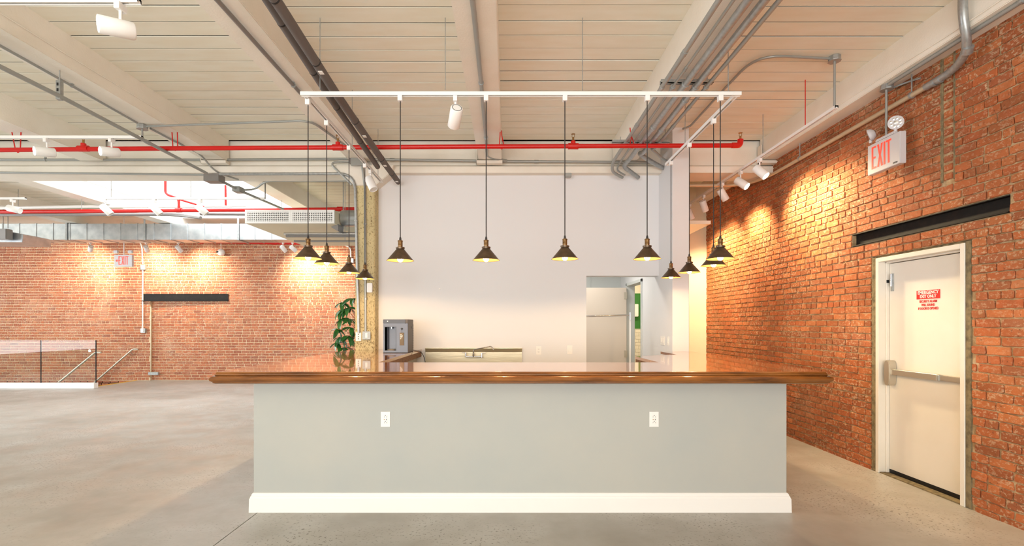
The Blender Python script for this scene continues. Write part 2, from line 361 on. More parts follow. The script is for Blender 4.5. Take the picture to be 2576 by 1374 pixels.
# ---- brick walls
def brick_mesh(L, H, T, seed, rough):
    rr = random.Random(seed); n = 0; out = []
    base = [(-.5, -.38), (-.5, .38), (-.46, .5), (-.15, .5), (.2, .5), (.46, .5), (.5, .38), (.5, -.38), (.46, -.5), (.15, -.5), (-.2, -.5), (-.46, -.5)]
    for u, v in base: out.append((u*L+rr.uniform(-1, 1)*rough, v*H+rr.uniform(-1, 1)*rough*.8))
    return out
def wall_bricks(parent, u0, u1, z0, z1, openings, tf, mat_, mortar_depth, rough, pr, maxparts, name='brick', shift=None, L0=.203, H0=.0705, J=.011):
    """fills a wall with coursed bricks; tf(u, d, z) -> world point, d = distance out of the wall"""
    variants = {}
    items = []; z = z0; ci = 0; rr = random.Random(5)
    while z < z1-.01:
        h = min(H0, z1-z); zm = z+h/2; header = ci % 7 == 3
        free = [(u0, u1)]
        for a, b, c, d in openings:
            if c < zm < d:
                nf = []
                for p, q in free:
                    if b <= p or a >= q: nf.append((p, q)); continue
                    if a > p: nf.append((p, a))
                    if b < q: nf.append((b, q))
                free = nf
        for p, q in free:
            u = p-(rr.random()*.03+(0 if header else (L0/2 if ci % 2 else 0)))
            while u < q-.02:
                L = (L0*.5 if header or rr.random() < .06 else L0)*rr.uniform(.94, 1.05)
                a, b = max(u, p), min(u+L, q)
                if b-a > .035: items.append((a, b, z, h, rr.random()))
                u += L
        z += H0; ci += 1
    def px(it):
        c = tf((it[0]+it[1])/2, 0, it[2]+it[3]/2)
        if c.y < .5: return -1
        X = CX+c.x/c.y*F; Y = CY-(c.z-CZ)/c.y*F
        if not (0 < X < 2576 and 0 < Y < 1374): return -1
        e = tf(it[0], 0, it[2]); f = tf(it[1], 0, it[2])
        return abs(e.x/e.y-f.x/f.y)*(it[3]/c.y)+1e-9*it[4]
    items.sort(key=px, reverse=True)
    rest = M(); e = tf(0, 0, 0); du = tf(1, 0, 0)-e; dd = tf(0, 1, 0)-e
    for k, (a, b, z, h, rn) in enumerate(items):
        L, H = b-a-J, h-J; big = (b-a) > .14
        key = (big, int(rn*8)); s = shift((a+b)/2, z) if shift else 0
        if key not in variants: variants[key] = brick_mesh(1, 1, 0, hash(key) % 999, .0)
        if key not in variants or not hasattr(variants[key], 'mesh'):
            pass
        outl = BR.setdefault((name, rough, key), brick_mesh(L0-J if big else L0/2-J, H0-J, 0, key[1]+(100 if big else 0), rough))
        LL = (L0-J) if big else (L0/2-J); sx = L/LL; sz = H/(H0-J)
        out = (rn*7 % 1)*pr+.003; n = len(outl)
        c = tf((a+b)/2, out+s, z+h/2)
        ch = .004
        if k < maxparts and px(items[k]) > 0:
            mk = (mat_.name, rough, key)
            if mk not in BRM:
                mm = M(); vs = []
                for q_, (dep, ins) in enumerate(((-.045, 0), (-ch, 0), (0, ch))):
                    for (u, v) in outl:
                        f1 = 1-ins*2/LL; f2 = 1-ins*2/(H0-J)
                        vs.append(tuple(du*(u*f1)+dd*dep+Vector((0, 0, v*f2))))
                fs = [tuple(range(2*n, 3*n))]+[(r_*n+i, r_*n+(i+1) % n, (r_+1)*n+(i+1) % n, (r_+1)*n+i) for r_ in (0, 1) for i in range(n)]
                mm.add(vs, fs); BRM[mk] = mm.mesh('brick', mat_)
            o = inst(name, BRM[mk], parent, c)
            o.scale = (1+(sx-1)*abs(du.x), 1+(sx-1)*abs(du.y), sz)
        else:
            vs = []
            for dep, ins in ((-.03, 0), (0, ch)):
                for (u, v) in outl:
                    vs.append(c+du*(u*sx*(1-ins*2/LL))+dd*dep+Vector((0, 0, v*sz*(1-ins*2/(H0-J)))))
            rest.add(vs, [tuple(range(n, 2*n))]+[(i, (i+1) % n, n+(i+1) % n, n+i) for i in range(n)])
    o = rest.build('brickwork', mat_, parent, recalc=False); o['kind'] = 'stuff'
    return items
BR = {}; BRM = {}
def slab_with_holes(u0, u1, z0, z1, holes, fn):
    us = sorted({u0, u1, *[h[0] for h in holes], *[h[1] for h in holes]}); zs = sorted({z0, z1, *[h[2] for h in holes], *[h[3] for h in holes]})
    mm = M()
    for a, b in zip(us, us[1:]):
        for c, d in zip(zs, zs[1:]):
            um, zm = (a+b)/2, (c+d)/2
            if um < u0 or um > u1 or zm < z0 or zm > z1 or any(h[0] < um < h[1] and h[2] < zm < h[3] for h in holes): continue
            fn(mm, a, b, c, d)
    return mm
DY0, DY1, DZ = 3.978, 4.94, 2.135
door_hole = (DY0-.05, DY1+.06, 0, DZ+.02); lint_hole = (3.63, 5.29, 2.300, 2.436)
chase = (4.075, 4.20, 2.68, 3.76)
mo = slab_with_holes(-5, YEND, 0, 3.9, [door_hole, lint_hole], lambda mm, a, b, c, d: mm.box(XW+.004, XW+.30, a, b, c, d))
wr = st(mo, 'wall_right', MT['mortar_r'], label='rough red brick wall on the right with pale mortar smears')
wall_bricks(wr, 2.0, YEND, -.03, 3.74, [door_hole, lint_hole, chase], lambda u, d, z: Vector((XW-d, u, z)), MT['brick_r'], .01, .0045, .007, 300, J=.009)
# patched chase: stacked half bricks between cement strips
M().box(XW-.004, XW+.01, chase[0]-.012, chase[0]+.012, chase[2], chase[3]-.02).box(XW-.004, XW+.01, chase[1]-.012, chase[1]+.012, chase[2], chase[3]-.02).box(XW-.003, XW+.01, 4.02, 4.09, 2.9, 3.08).build('cement_patch', MT['cement'], wr, bevel=.003)
z = chase[2]
while z < 3.7:
    M().box(XW-.004, XW+.02, chase[0]+.02, chase[1]-.02, z+.01, z+.066).build('brick', MT['brick_r'], wr, bevel=.006); z += .075
# cement surround of the door
ce = M().box(XW-.006, XW+.28, DY0-.052, DY0, 0, DZ+.01).box(XW-.006, XW+.28, DY1, DY1+.062, 0, DZ+.01).box(XW+.01, XW+.28, DY0-.05, DY1+.06, DZ, DZ+.018)
ce.build('cement_surround', MT['cement'], wr, bevel=.004)
# steel lintel
lt = thing('steel_lintel', 'long black steel lintel set into the right brick wall above the white door', 'lintel', (XW, 4.46, 2.30))
M().box(XW+.045, XW+.06, 3.632, 5.288, 2.305, 2.43).build('web', MT['blackmetal'], lt)
M().box(XW-.012, XW+.05, 3.632, 5.288, 2.301, 2.312).build('bottom_flange', MT['blackmetal'], lt, bevel=.002)
M().box(XW-.004, XW+.05, 3.632, 5.288, 2.425, 2.435).build('top_flange', MT['blackmetal'], lt, bevel=.002)

# far brick wall, with a shallow blocked doorway under a lintel
LX0, LX1 = (378-CX)/F*YB, (557-CX)/F*YB
LZ = CZ-(757-CY)/F*YB
mo = M().box(-16, LX0, YB+.004, YB+.3, -1.6, 3.95).box(LX1, -1.5, YB+.004, YB+.3, -1.6, 3.95).prism([(LX0, YB+.3), (LX0, YB+.064), (LX1, YB+.006), (LX1, YB+.3)], 'z', -1.6, LZ).box(LX0, LX1, YB+.004, YB+.3, LZ, 3.95)
wb = st(mo, 'wall_back', MT['mortar_b'], label='far brick wall lit by warm spots, behind the stairs and column')
wall_bricks(wb, -14.4, -3.2, -.7, 3.8, [(LX0-.003, LX0+.003, -2, LZ)], lambda u, d, z: Vector((u, YB-d, z)), MT['brick_b'], .01, .003, .003, 300,
            shift=lambda u, z: -.06*(LX1-u)/(LX1-LX0) if LX0 < u < LX1 and z < LZ-.02 else 0)
a = PY(360, 741, YB); b = PY(575, 757, YB)
lt = thing('steel_lintel', 'black steel lintel in the far brick wall above a blocked doorway', 'lintel', ((a.x+b.x)/2, YB, b.z))
M().box(a.x, b.x, YB-.02, YB-.005, b.z, a.z).build('web', MT['blackmetal'], lt)
M().box(a.x, b.x, YB-.05, YB-.005, b.z-.012, b.z+.004).build('bottom_flange', MT['blackmetal'], lt)
M().box(a.x, b.x, YB-.03, YB-.005, a.z, a.z+.012).build('top_flange', MT['blackmetal'], lt)

# white wall and hall
XO = (1475-CX)/F*YW; ZO = CZ-(694-CY)/F*YW
ww = M().box(-1.84, XO, YW, YW+.2, 0, ZG).box(XO, XS, YW, YW+.2, ZO, ZG)
st(ww, 'wall_front', MT['white'], label='smooth white wall behind the bar with a doorway cut at its right')
JY0, JY1 = 7.86, 8.78
sw = M().box(XS, XS+.12, 6.62, JY0-.05, 0, ZC).box(XS, XS+.12, JY1+.05, 9.6, 0, ZC).box(XS, XS+.12, JY0-.05, JY1+.05, 2.2, ZC)
st(sw, 'wall_hall_side', MT['white'], label='white side wall of the hall with light switches')
PX1 = (1733-CX)/F*6.4
st(M().box(XS, PX1, 6.4, 6.62, 0, ZC), 'pilaster', MT['white'], label='white pilaster rising to the ceiling at the right end of the bar')
st(M().box(3.0, 3.72, YEND, YEND+.15, 0, ZC).box(XS+.12, 3.0, 9.6, 9.7, 3.0, ZC), 'wall_end', MT['creamwall'], label='narrow cream end wall beside the right brick wall')
st(M().box(.4, XS, 9.3, 9.42, 0, 2.9).box(.4, .5, YW+.2, 9.3, 0, 2.9).box(.4, XS, YW+.2, 9.3, 2.85, 2.9), 'wall_hall_back', MT['hallgrey'], label='grey walls and ceiling of the short hall')
st(M().box(1.57, 1.585, 9.285, 9.3, 2.05, 2.85), 'trim_1', MT['hallgrey'])
# room seen through the side door: green wall above white tiles, stepped outline behind the pilaster
WY = 12.0
wm = M().box(2.62, 2.68, 7.25, 8.2, 0, 3.0).box(2.62, 3.0, 8.2, 8.25, 0, 3.0).box(2.94, 3.0, 8.25, YEND+.15, 0, 3.0).box(3.3, 3.36, YEND+.15, WY, 0, 3.0).box(2.94, 3.36, YEND+.15, YEND+.2, 0, 3.0)
wm.box(XS+.12, 3.36, WY, WY+.05, 0, 3.0).box(XS+.12, 2.68, 7.25, 7.3, 0, 3).box(XS, 3.36, 9.6, WY+.05, 2.95, 3.0).box(XS+.12, 3.0, 7.25, 9.6, 2.95, 3.0).box(XS, XS+.06, 9.6, WY, 0, 3)
rm = st(wm, 'wall_washroom', MT['tile'], label='washroom walls glimpsed through the hall side door')
zg0 = 1.36
M().box(XS+.07, 3.29, WY-.012, WY-.001, zg0, 2.22).build('green_panel', MT['greenwall'], rm)
z = 0; r_ = 0
while z < zg0-.01:
    x = XS+.07+(r_ % 2)*.075
    while x < 3.28:
        M().box(x+.002, min(x+.15, 3.29)-.002, WY-.014, WY-.001, z+.002, min(z+.077, zg0)-.002).build('tile', MT['tile'], rm, bevel=.002); x += .152
    z += .079; r_ += 1
M().cbox(PY(1600, 781, WY-.08), .09, .12, .30).build('towel_holder', MT['whitegloss'], label='white box on the green washroom wall', cat='dispenser', bevel=.008)
area('washroom_lamp', (2.7, 10.4, 2.9), (0, 0, 0), .6, .6, 45, (1, .90, .72))
area('hall_fill_light', (1.1, 8.0, 2.80), (0, 0, 0), .4, .4, 30, (1, .93, .85))  # added fill with no fixture, brightens the dark hall and door leaf

# hall door and frame
d2 = thing('door_2', 'cream hall door standing open behind the white wall, seen through the doorway', None, (XS, 8.3, 0), kind='structure')
M().box(XS-.02, XS+.13, JY0-.05, JY0, 0, 2.2).box(XS-.02, XS+.13, JY1, JY1+.05, 0, 2.2).box(XS-.02, XS+.13, JY0-.05, JY1+.05, 2.15, 2.2).build('door_frame', MT['hallgrey'], d2, bevel=.003)
M().box(1.22, XS-.03, 8.73, 8.775, .01, 2.12).build('door_leaf', MT['halldoor'], d2, bevel=.002)
for zz in (1.98, .95): M().box(XS-.075, XS-.02, 8.715, 8.73, zz-.06, zz+.06).build('hinge', MT['satin'], d2, bevel=.002)
M().cbox((1.30, 8.69, 1.0), .10, .05, .025).build('lever_handle', MT['satin'], d2, bevel=.004)
# tall rail stand in the hall: horizontal tube on a post
p = PY(1475, 796, 7.5); q = PY(1585, 793, 7.5)
rs = thing('rail_stand', 'chrome tube rail with a thin white post in the hall doorway', 'rail', (q.x, 7.5, 0))
M().tube([(p.x-.1, 7.5, p.z), (q.x, 7.5, q.z)], .013, 12).build('rail', MT['chrome'], rs, smooth=50)
M().tube([(q.x, 7.5, q.z-.07), (q.x, 7.5, q.z+.04)], .016, 12).build('collar', MT['chrome'], rs, smooth=50)
M().tube([(q.x, 7.5, .02), (q.x, 7.5, q.z-.07)], .011, 12).build('post', MT['fixture'], rs, smooth=50)
M().lathe([(.12, 0), (.12, .012), (.02, .02), (0, .02)], (q.x, 7.5, 0), 20).build('foot', MT['fixture'], rs, smooth=40)

# column with flared capital
cx0, cx1 = (893-CX)/F*6.78, (943-CX)/F*6.78
col = st(M().box(cx0, cx1, 6.78, 7.06, 0, 3.39), 'column', MT['column'], bevel=.012, label='timber column with peeling yellow paint between the brick room and the white wall')
cp = M().prism([(cx0-.01, 3.38), (cx1+.01, 3.38), (cx1+.23, 3.56), (cx1+.26, 3.66), (cx0-.26, 3.66), (cx0-.20, 3.54)], 'y', 6.76, 7.08)
cp.build('capital', MT['cream'], col, bevel=.008)
cmx = (cx0+cx1)/2
M().box(cx0-.02, cmx, 6.80, 6.85, 3.6, 3.95).box(cx0-.25, cx0-.0, 6.82, 6.85, 3.64, 3.84).build('bolster', MT['cream'], col, bevel=.006)

# room shell behind the camera: street wall with window openings, left wall
bk = M()
for a, b in ((-16, -6.2), (-3.4, -3.0), (-.3, .1), (2.9, 8)): bk.box(a, b, -5.2, -5, 0, ZC)
bk.box(-16, 8, -5.2, -5, 0, .5).box(-16, 8, -5.2, -5, 3.3, ZC)
st(bk, 'wall_street', MT['white'], label='white street wall with tall windows behind the viewpoint')
lw = M().box(-16, -15.8, -5, 1, 0, ZC).box(-16, -15.8, 10, YB, 0, ZC).box(-16, -15.8, 1, 10, 0, .5).box(-16, -15.8, 1, 10, 3.3, ZC).box(-16, -15.8, 3.8, 4.2, .5, 3.3).box(-16, -15.8, 6.8, 7.2, .5, 3.3)
st(lw, 'wall_left', MT['white'], label='white left wall with windows outside the frame')

# stair curb, glass railing, yellow edge
YR = 11.36
rx1 = (242-CX)/F*YR
st(M().box(-16, rx1, YR-.06, YR+.06, 0, .125), 'trim_2', MT['base'], bevel=.004, label='white curb carrying the glass railing')
gr = thing('glass_railing', 'frameless clear glass railing on a white curb beside the stairs', 'railing', (-11, YR, .125))
xs = [-16, -13.5, (103-CX)/F*YR, rx1-.005]
for a, b in zip(xs, xs[1:]): M().box(a+.008, b-.008, YR-.007, YR+.007, .12, 1.10).build('glass_panel', MT['glass'], gr)
for a in xs[1:]: M().box(a-.007, a+.007, YR-.008, YR+.008, .12, 1.10).build('edge_strip', MT['blackmetal'], gr)
M().lathe([(0, 0), (.03, 0), (.03, .03), (0, .03)], (rx1-.12, YR-.037, .86), 16, 'y').build('glass_stud', MT['chrome'], gr, smooth=40)
st(M().box(-9.74, -9.66, 11.42, YB, .0, .004), 'trim_3', MT['yellow'], label='yellow tape along the edge of the stair opening')
def rail(y, p0, p1, lb):
    a = PY(p0[0], p0[1], y); b = PY(p1[0], p1[1], y); d = (b-a)
    h = thing('handrail', lb, 'handrail', b)
    e = b+d*.9
    M().tube([a+Vector((.10, 0, -.01)), a+Vector((-.03, 0, .0)), b, e], .021, 12, .05).build('rail', MT['satin'], h, smooth=50)
    M().tube([a+Vector((-.1, 0, -.08)), a+Vector((-.1, .07 if y > 12 else -.1, -.14))], .01, 8).build('bracket', MT['satin'], h, smooth=50)
rail(YB-.09, (338, 878), (238, 962), 'steel handrail fixed to the far brick wall above the stairs')
rail(YR+.13, (244, 886), (147, 963), 'steel handrail behind the glass railing')

# white door in the brick wall
d1 = thing('door_1', 'white emergency exit door with a steel push bar in the right brick wall', None, (XW, 4.46, 0), kind='structure')
XL = XW+.085
fw = .042
fm = M()
for a, b, c, d in ((DY0, DY0+fw, 0, DZ), (DY1-fw, DY1, 0, DZ), (DY0+fw, DY1-fw, DZ-fw, DZ)): fm.box(XW-.012, XW+.13, a, b, c, d)
fm.box(XL-.03, XL+.05, DY0+fw, DY0+fw+.014, 0, DZ-fw).box(XL-.03, XL+.05, DY1-fw-.014, DY1-fw, 0, DZ-fw).box(XL-.03, XL+.05, DY0+fw, DY1-fw, DZ-fw-.014, DZ-fw)
fm.build('door_frame', MT['doorwhite'], d1, bevel=.003)
l0, l1 = DY0+fw+.018, DY1-fw-.018
M().box(XL, XL+.045, l0, l1, .045, DZ-fw-.02).build('door_leaf', MT['doorwhite'], d1, bevel=.002)
M().box(XW-.0, XL-.005, DY0, DY1, .0, .010).build('threshold', MT['cement'], d1)
M().box(XL, XL+.05, DY0+.03, DY1-.03, .0, .044).build('under_door_shade', MT['black'], d1)  # black strip colouring in the dark gap beneath the door leaf
st(M().box(XW+.16, XW+.2, DY0-.05, DY1+.05, 0, DZ+.1), 'door_dark_backing', MT['black'])  # black sheet added behind the leaf so the gaps around it stay dark
pb = M().box(XL-.055, XL-.005, l0-.0, l1-.02, .99, 1.035).build('panic_bar', MT['satin'], d1, bevel=.004)
M().box(XL-.060, XL-.02, 4.28, l1-.06, .986, 1.04).build('push_rail', MT['satin'], pb, bevel=.003)
M().box(XL-.062, XL-.02, 4.255, 4.28, .988, 1.038).build('end_cap', MT['conduit'], pb, bevel=.002)
hd = M(); prof = []
for k in range(20):
    a = math.pi*2*k/20; prof.append((l1-.055+.036*math.copysign(abs(math.cos(a))**.6, math.cos(a)), 1.0+.125*math.copysign(abs(math.sin(a))**.6, math.sin(a))))
hd.prism(prof, 'x', XL-.075, XL-.001).build('latch_case', MT['satin'], pb, bevel=.006)
M().box(XL-.03, XL-.012, l1+.001, l1+.016, .93, 1.06).build('strike', MT['black'], pb)
M().box(XL-.010, XL, l1-.055, l1-.022, 1.80, 1.975).build('top_latch', MT['galv'], d1, bevel=.003)
M().tube([(XL-.016, l1-.038, 1.85), (XL-.016, l1-.038, 1.97)], .008, 10).build('bolt', MT['chrome'], d1, smooth=50)
M().cbox((XL-.018, l1+.006, 1.90), .02, .022, .028).build('stop_block', MT['black'], d1)
# writing: text as thin solid letters, facing -X
def text_x(txt, parent, x, yc, zc, size, m, sx=1.0, name='lettering', rot=None, loc=None, ext=.0006):
    cu = bpy.data.curves.new(name, 'FONT'); cu.body = txt; cu.size = size; cu.extrude = ext; cu.align_x = 'CENTER'; cu.align_y = 'CENTER'
    cu.offset = size*.03
    cu.materials.append(m); o0 = bpy.data.objects.new(name, cu); C.objects.link(o0)
    bpy.context.view_layer.update(); me = bpy.data.meshes.new_from_object(o0.evaluated_get(bpy.context.evaluated_depsgraph_get()))
    bpy.data.objects.remove(o0); o = bpy.data.objects.new(name, me); C.objects.link(o)
    o.parent = parent; o.location = Vector((x, yc, zc))-ORG[parent.name]; o.rotation_euler = rot or (R(90), 0, R(-90)); o.scale = (sx, 1, 1); ORG[o.name] = ORG[parent.name]; return o
ns = M().box(XL-.003, XL-.0005, 4.245, 4.475, 1.665, 1.745)
# notice centre from the photograph
ctr = PX(2335, 741, XL); yc, zc = ctr.y, ctr.z
def sy(p): return PX(p, 741, XL).y
nw = abs(sy(2365)-sy(2306)); nh = .078
ns = M().box(XL-.0025, XL-.0004, yc-nw/2, yc+nw/2, zc-nh/2, zc+nh/2).build('exit_notice', MT['redprint'], d1)
text_x('EMERGENCY', ns, XL-.003, yc, zc+.018, .040, MT['whitegloss'], .96)
text_x('EXIT ONLY', ns, XL-.003, yc, zc-.017, .038, MT['whitegloss'], .90)
for i, tx in enumerate(('SECURITY ALARM', 'WILL SOUND', 'IF DOOR IS OPENED')):
    text_x(tx, ns, XL-.0015, yc, zc-.062-i*.032, .030, MT['redprint'], .78)
# ================================================================ BAR
HT = 1.121; XLb, XRb, YF = -2.17, 2.385, 3.70
XI0, XI1, YI = -1.2, 1.42, 4.60
bc = thing('bar_counter', 'long U-shaped glossy varnished wood counter on the grey bar', 'counter', (0.1, 4.1, HT-.088))
top = [(XLb, YF), (XRb, YF), (XRb, 6.38), (1.99, 6.38), (1.99, 5.78), (XI1, 5.45), (XI1, YI), (XI0, YI), (XI0, 6.95), (-1.81, 6.95), (-1.81, 6.77), (XLb, 6.77)]
M().prism(top, 'z', HT-.03, HT).build('top', MT['woodtop'], bc)
# inner lip under the top
ins = M().box(XI0-.03, XI0-.001, YI, 6.94, HT-.10, HT-.03).box(XI0, XI1, YI-.03, YI-.001, HT-.10, HT-.03).box(XI1+.001, XI1+.03, YI, 5.44, HT-.10, HT-.03)
ins.build('inner_lip', mat('raw_wood_edge', S(120, 82, 46), .6, var=(S(84, 54, 30), 14, .4, .7, (1, 1, 3))), bc)
prof = [(-.05, -.0005), (0, 0), (.006, -.003), (.010, -.010), (.008, -.014), (.014, -.018), (.016, -.024), (.013, -.027), (.022, -.031), (.036, -.040), (.043, -.052), (.040, -.064), (.030, -.073), (.024, -.076), (.026, -.080), (.022, -.084), (.012, -.090), (-.05, -.090)]
path = [((XLb, 6.77), (-1, 0)), ((XLb, YF), (-1, -1)), ((XRb, YF), (1, -1)), ((XRb, 6.38), (1, 0))]
mm = M(); vs = []
for (x, y), (ox, oy) in path:
    for o, z in prof: vs.append((x+ox*o, y+oy*o, HT+z))
n = len(prof); fs = [(i*n+k, i*n+k+1, (i+1)*n+k+1, (i+1)*n+k) for i in range(3) for k in range(n-1)]
fs += [tuple(range(n)), tuple(reversed(range(3*n, 4*n)))]
mm.add(vs, fs).build('edge_moulding', MT['woodedge'], bc, smooth=35)
M().box(XLb+.0, XRb-.0, YF, YI-.05, HT-.088, HT-.03).box(XLb, XI0-.05, YI-.05, 6.7, HT-.088, HT-.03).box(XI1+.05, XRb, YI-.05, 5.4, HT-.088, HT-.03).build('underlayer', MT['woodedge'], bc)

BX0, BX1, BY = -1.997, 2.207, 3.888
bb = thing('bar_cabinet', 'grey-green painted bar front with a white skirting under the wooden counter', 'bar', (0.1, 4.1, 0))
zt = HT-.09
M().box(BX0, BX1, BY, BY+.10, 0, zt).build('front_panel', MT['panel'], bb, bevel=.002)
M().box(BX0, BX0+.10, BY+.10, 6.74, 0, zt).build('side_panel', MT['panel'], bb)
M().box(BX1-.10, BX1, BY+.10, 6.36, 0, zt).build('side_panel', MT['panel'], bb)
M().box(BX0+.1, BX1-.1, YI-.12, YI-.06, 0, zt).box(XI0-.12, XI0-.06, YI-.12, 6.9, 0, zt).box(XI1+.06, XI1+.12, YI-.12, 5.35, 0, zt).build('inner_panel', MT['panel'], bb)
bp = [(0, 0), (.026, 0), (.024, .105), (.020, .112), (.018, .122), (.013, .128), (.011, .138), (.006, .146), (0, .148)]
pth = [((BX0, 6.74), (-1, 0)), ((BX0, BY), (-1, -1)), ((BX1, BY), (1, -1)), ((BX1, 6.36), (1, 0))]
mm = M(); vs = [(x+ox*o, y+oy*o, z) for (x, y), (ox, oy) in pth for o, z in bp]; n = len(bp)
mm.add(vs, [(i*n+k, i*n+k+1, (i+1)*n+k+1, (i+1)*n+k) for i in range(3) for k in range(n-1)]+[tuple(range(n)), tuple(reversed(range(3*n, 4*n)))]).build('skirting', MT['base'], bb, smooth=14)

# outlets and switches -------------------------------------------------
def plate(name, lb, cat, c, w, h, face, kind='duplex', m=None, group=None):
    """face: 'y' looks to the camera (-Y), 'x' looks to -X"""
    t = thing(name, lb, cat, c, group)
    def bx(u0, u1, v0, v1, d0, d1):
        if face == 'y': return M().box(c[0]+u0, c[0]+u1, c[1]-d1, c[1]-d0, c[2]+v0, c[2]+v1)
        return M().box(c[0]-d1, c[0]-d0, c[1]+u0, c[1]+u1, c[2]+v0, c[2]+v1)
    bx(-w/2, w/2, -h/2, h/2, .0005, .006).build('cover_plate', m or MT['whitegloss'], t, bevel=.0015)
    if kind == 'usb':
        bx(-.017, .017, -.034, .034, .006, .0085).build('socket_face', MT['whitegloss'], t, bevel=.001)
        for v in (.022, -.024):
            mm = bx(-.010, -.0075, v-.006, v+.002, .0085, .009); a = bx(.0065, .009, v-.006, v+.002, .0085, .009); mm.add(a.v, a.f)
            a = bx(-.003, .003, v+.006, v+.011, .0085, .009); mm.add(a.v, a.f); mm.build('slots', MT['black'], t)
        bx(-.012, -.002, -.003, .001, .0085, .009).build('usb_port', MT['brass'], t); bx(.006, .010, -.006, .004, .0085, .009).build('usb_port', MT['black'], t)
    elif kind == 'duplex':
        for v in (.02, -.02):
            bx(-.015, .015, v-.014, v+.014, .006, .008).build('socket_face', MT['whitegloss'], t, bevel=.002)
            mm = bx(-.008, -.005, v-.004, v+.006, .008, .0088)
            for q in ((.005, .008, v-.004, v+.006), (-.002, .002, v-.011, v-.007)): a = bx(*q, .008, .0088); mm.add(a.v, a.f)
            mm.build('slots', MT['black'], t)
    elif kind == 'rocker': bx(-.016, .016, -.033, .033, .006, .010).build('rocker', MT['whitegloss'], t, bevel=.002)
    elif kind == 'triple':
        for u in (-.045, 0, .045): bx(u-.015, u+.015, -.033, .033, .006, .010).build('rocker', MT['whitegloss'], t, bevel=.002)
    elif kind == 'holes':
        for v in (.03, 0, -.03): bx(-.008, .008, v-.008, v+.008, .006, .007).build('socket_hole', MT['darkconduit'], t)
    return t
plate('power_outlet', 'white outlet on the grey bar front, left one', 'outlet', PY(970, 1055, BY), .074, .12, 'y', 'usb')
plate('power_outlet', 'white outlet on the grey bar front, right one', 'outlet', PY(1645, 1055, BY), .074, .12, 'y', 'usb')
plate('power_outlet', 'cream outlet on the white wall right of the sink', 'outlet', PY(1355, 882, YW), .075, .12, 'y', 'duplex')
plate('light_switch', 'cream rocker switch on the white wall beside the doorway', 'switch', PY(1433, 880, YW), .075, .12, 'y', 'rocker')
plate('light_switch', 'triple rocker switch on the hall side wall', 'switch', PX(1667, 857, XS), .17, .12, 'x', 'triple')
plate('light_switch', 'single rocker switch on the hall side wall next to the pilaster', 'switch', PX(1681, 858, XS), .075, .12, 'x', 'rocker')
M().cbox(PY(1106, 727, YW-.004), .02, .006, .02).build('wall_hook', MT['whitegloss'], label='tiny white knob on the white wall above the sink', cat='hook', bevel=.003)

# sink ---------------------------------------------------------------
sa, sb = PY(1071, 875, YW), PY(1313, 914, YW)
sx0, sx1, sz1, sz0 = sa.x, sb.x, sa.z, sb.z
sk = thing('sink', 'stainless steel sink with tall backsplash against the white wall', 'sink', ((sx0+sx1)/2, 6.7, 0))
M().prism([(YW-.004, sz1), (YW-.055, sz1), (YW-.055, sz1-.008), (YW-.03, sz1-.06), (YW-.03, sz0-.02), (YW-.004, sz0-.02)], 'x', sx0, sx1).build('backsplash', MT['steel'], sk)
M().box(sx0, sx0+.02, 6.36, YW-.03, sz0-.32, sz0-.02).box(sx1-.02, sx1, 6.36, YW-.03, sz0-.32, sz0-.02).box(sx0, sx1, 6.34, 6.36, sz0-.32, sz0-.015).box(sx0, sx1, 6.36, YW-.03, sz0-.33, sz0-.31).build('basin', MT['steel'], sk)
for x in (sx0+.04, sx1-.04):
    for y in (6.40, 6.88): M().tube([(x, y, 0), (x, y, sz0-.33)], .02, 10).build('leg', MT['steel'], sk, smooth=50)
fa = thing('faucet', 'chrome wall-mounted faucet with swing spout over the sink', 'faucet', PY(1190, 897, YW-.09))
yf = YW-.10
l, r, m_ = PY(1172, 897, yf), PY(1212, 898, yf), PY(1191, 897, yf)
M().tube([l, r], .010, 10).build('body', MT['chrome'], fa, smooth=50)
for e, s_ in ((l, -1), (r, 1)):
    M().tube([e+Vector((0, .0, 0)), e+Vector((0, .068, 0))], .013, 10).build('inlet', MT['chrome'], fa, smooth=50)
    h = M().tube([e+Vector((0, 0, -.012)), e+Vector((0, 0, .03)), e+Vector((0, 0, .05))], [.014, .012, .010], 10).build('valve', MT['chrome'], fa, smooth=50)
    M().tube([e+Vector((0, 0, .05)), e+Vector((s_*.055, -.01, .055))], [.007, .005], 8).build('lever', MT['chrome'], h, smooth=50)
a, b, c_ = PY(1191, 880, yf), PY(1236, 871, yf-.10), PY(1242, 881, yf-.12)
M().tube([m_, a, b, c_], .008, 10, .03).build('spout', MT['chrome'], fa, smooth=50)
M().tube([m_+Vector((0, 0, -.012)), m_+Vector((0, 0, .04))], .013, 10).build('swivel', MT['chrome'], fa, smooth=50)

# water dispenser ------------------------------------------------------
dx0, dx1, dy0, dy1, dz0, dz1 = -1.525, -1.222, 6.08, 6.43, HT, 1.535
wd = thing('water_dispenser', 'dark grey countertop water dispenser with a hanging tag', 'dispenser', ((dx0+dx1)/2, 6.25, HT))
rc = (dx0+.022, dx0+.155, dz0+.03, dz1-.095)   # alcove
fr = M().box(dx0, rc[0], dy0, dy1, dz0+.008, dz1-.05).box(rc[1], dx1, dy0, dy1, dz0+.008, dz1-.05).box(rc[0], rc[1], dy0, dy1, rc[3], dz1-.05).box(rc[0], rc[1], dy0, dy1, dz0+.008, rc[2]).box(rc[0], rc[1], dy0+.12, dy1, rc[2], rc[3])
fr.build('housing', MT['dispenser'], wd)
M().box(rc[0]-.006, rc[0], dy0-.003, dy0+.1, rc[2]-.006, rc[3]+.006).box(rc[0], rc[1], dy0-.003, dy0+.1, rc[3], rc[3]+.006).box(rc[1], rc[1]+.006, dy0-.003, dy0+.1, rc[2]-.006, rc[3]+.006).build('alcove_rim', MT['dispdark'], wd)
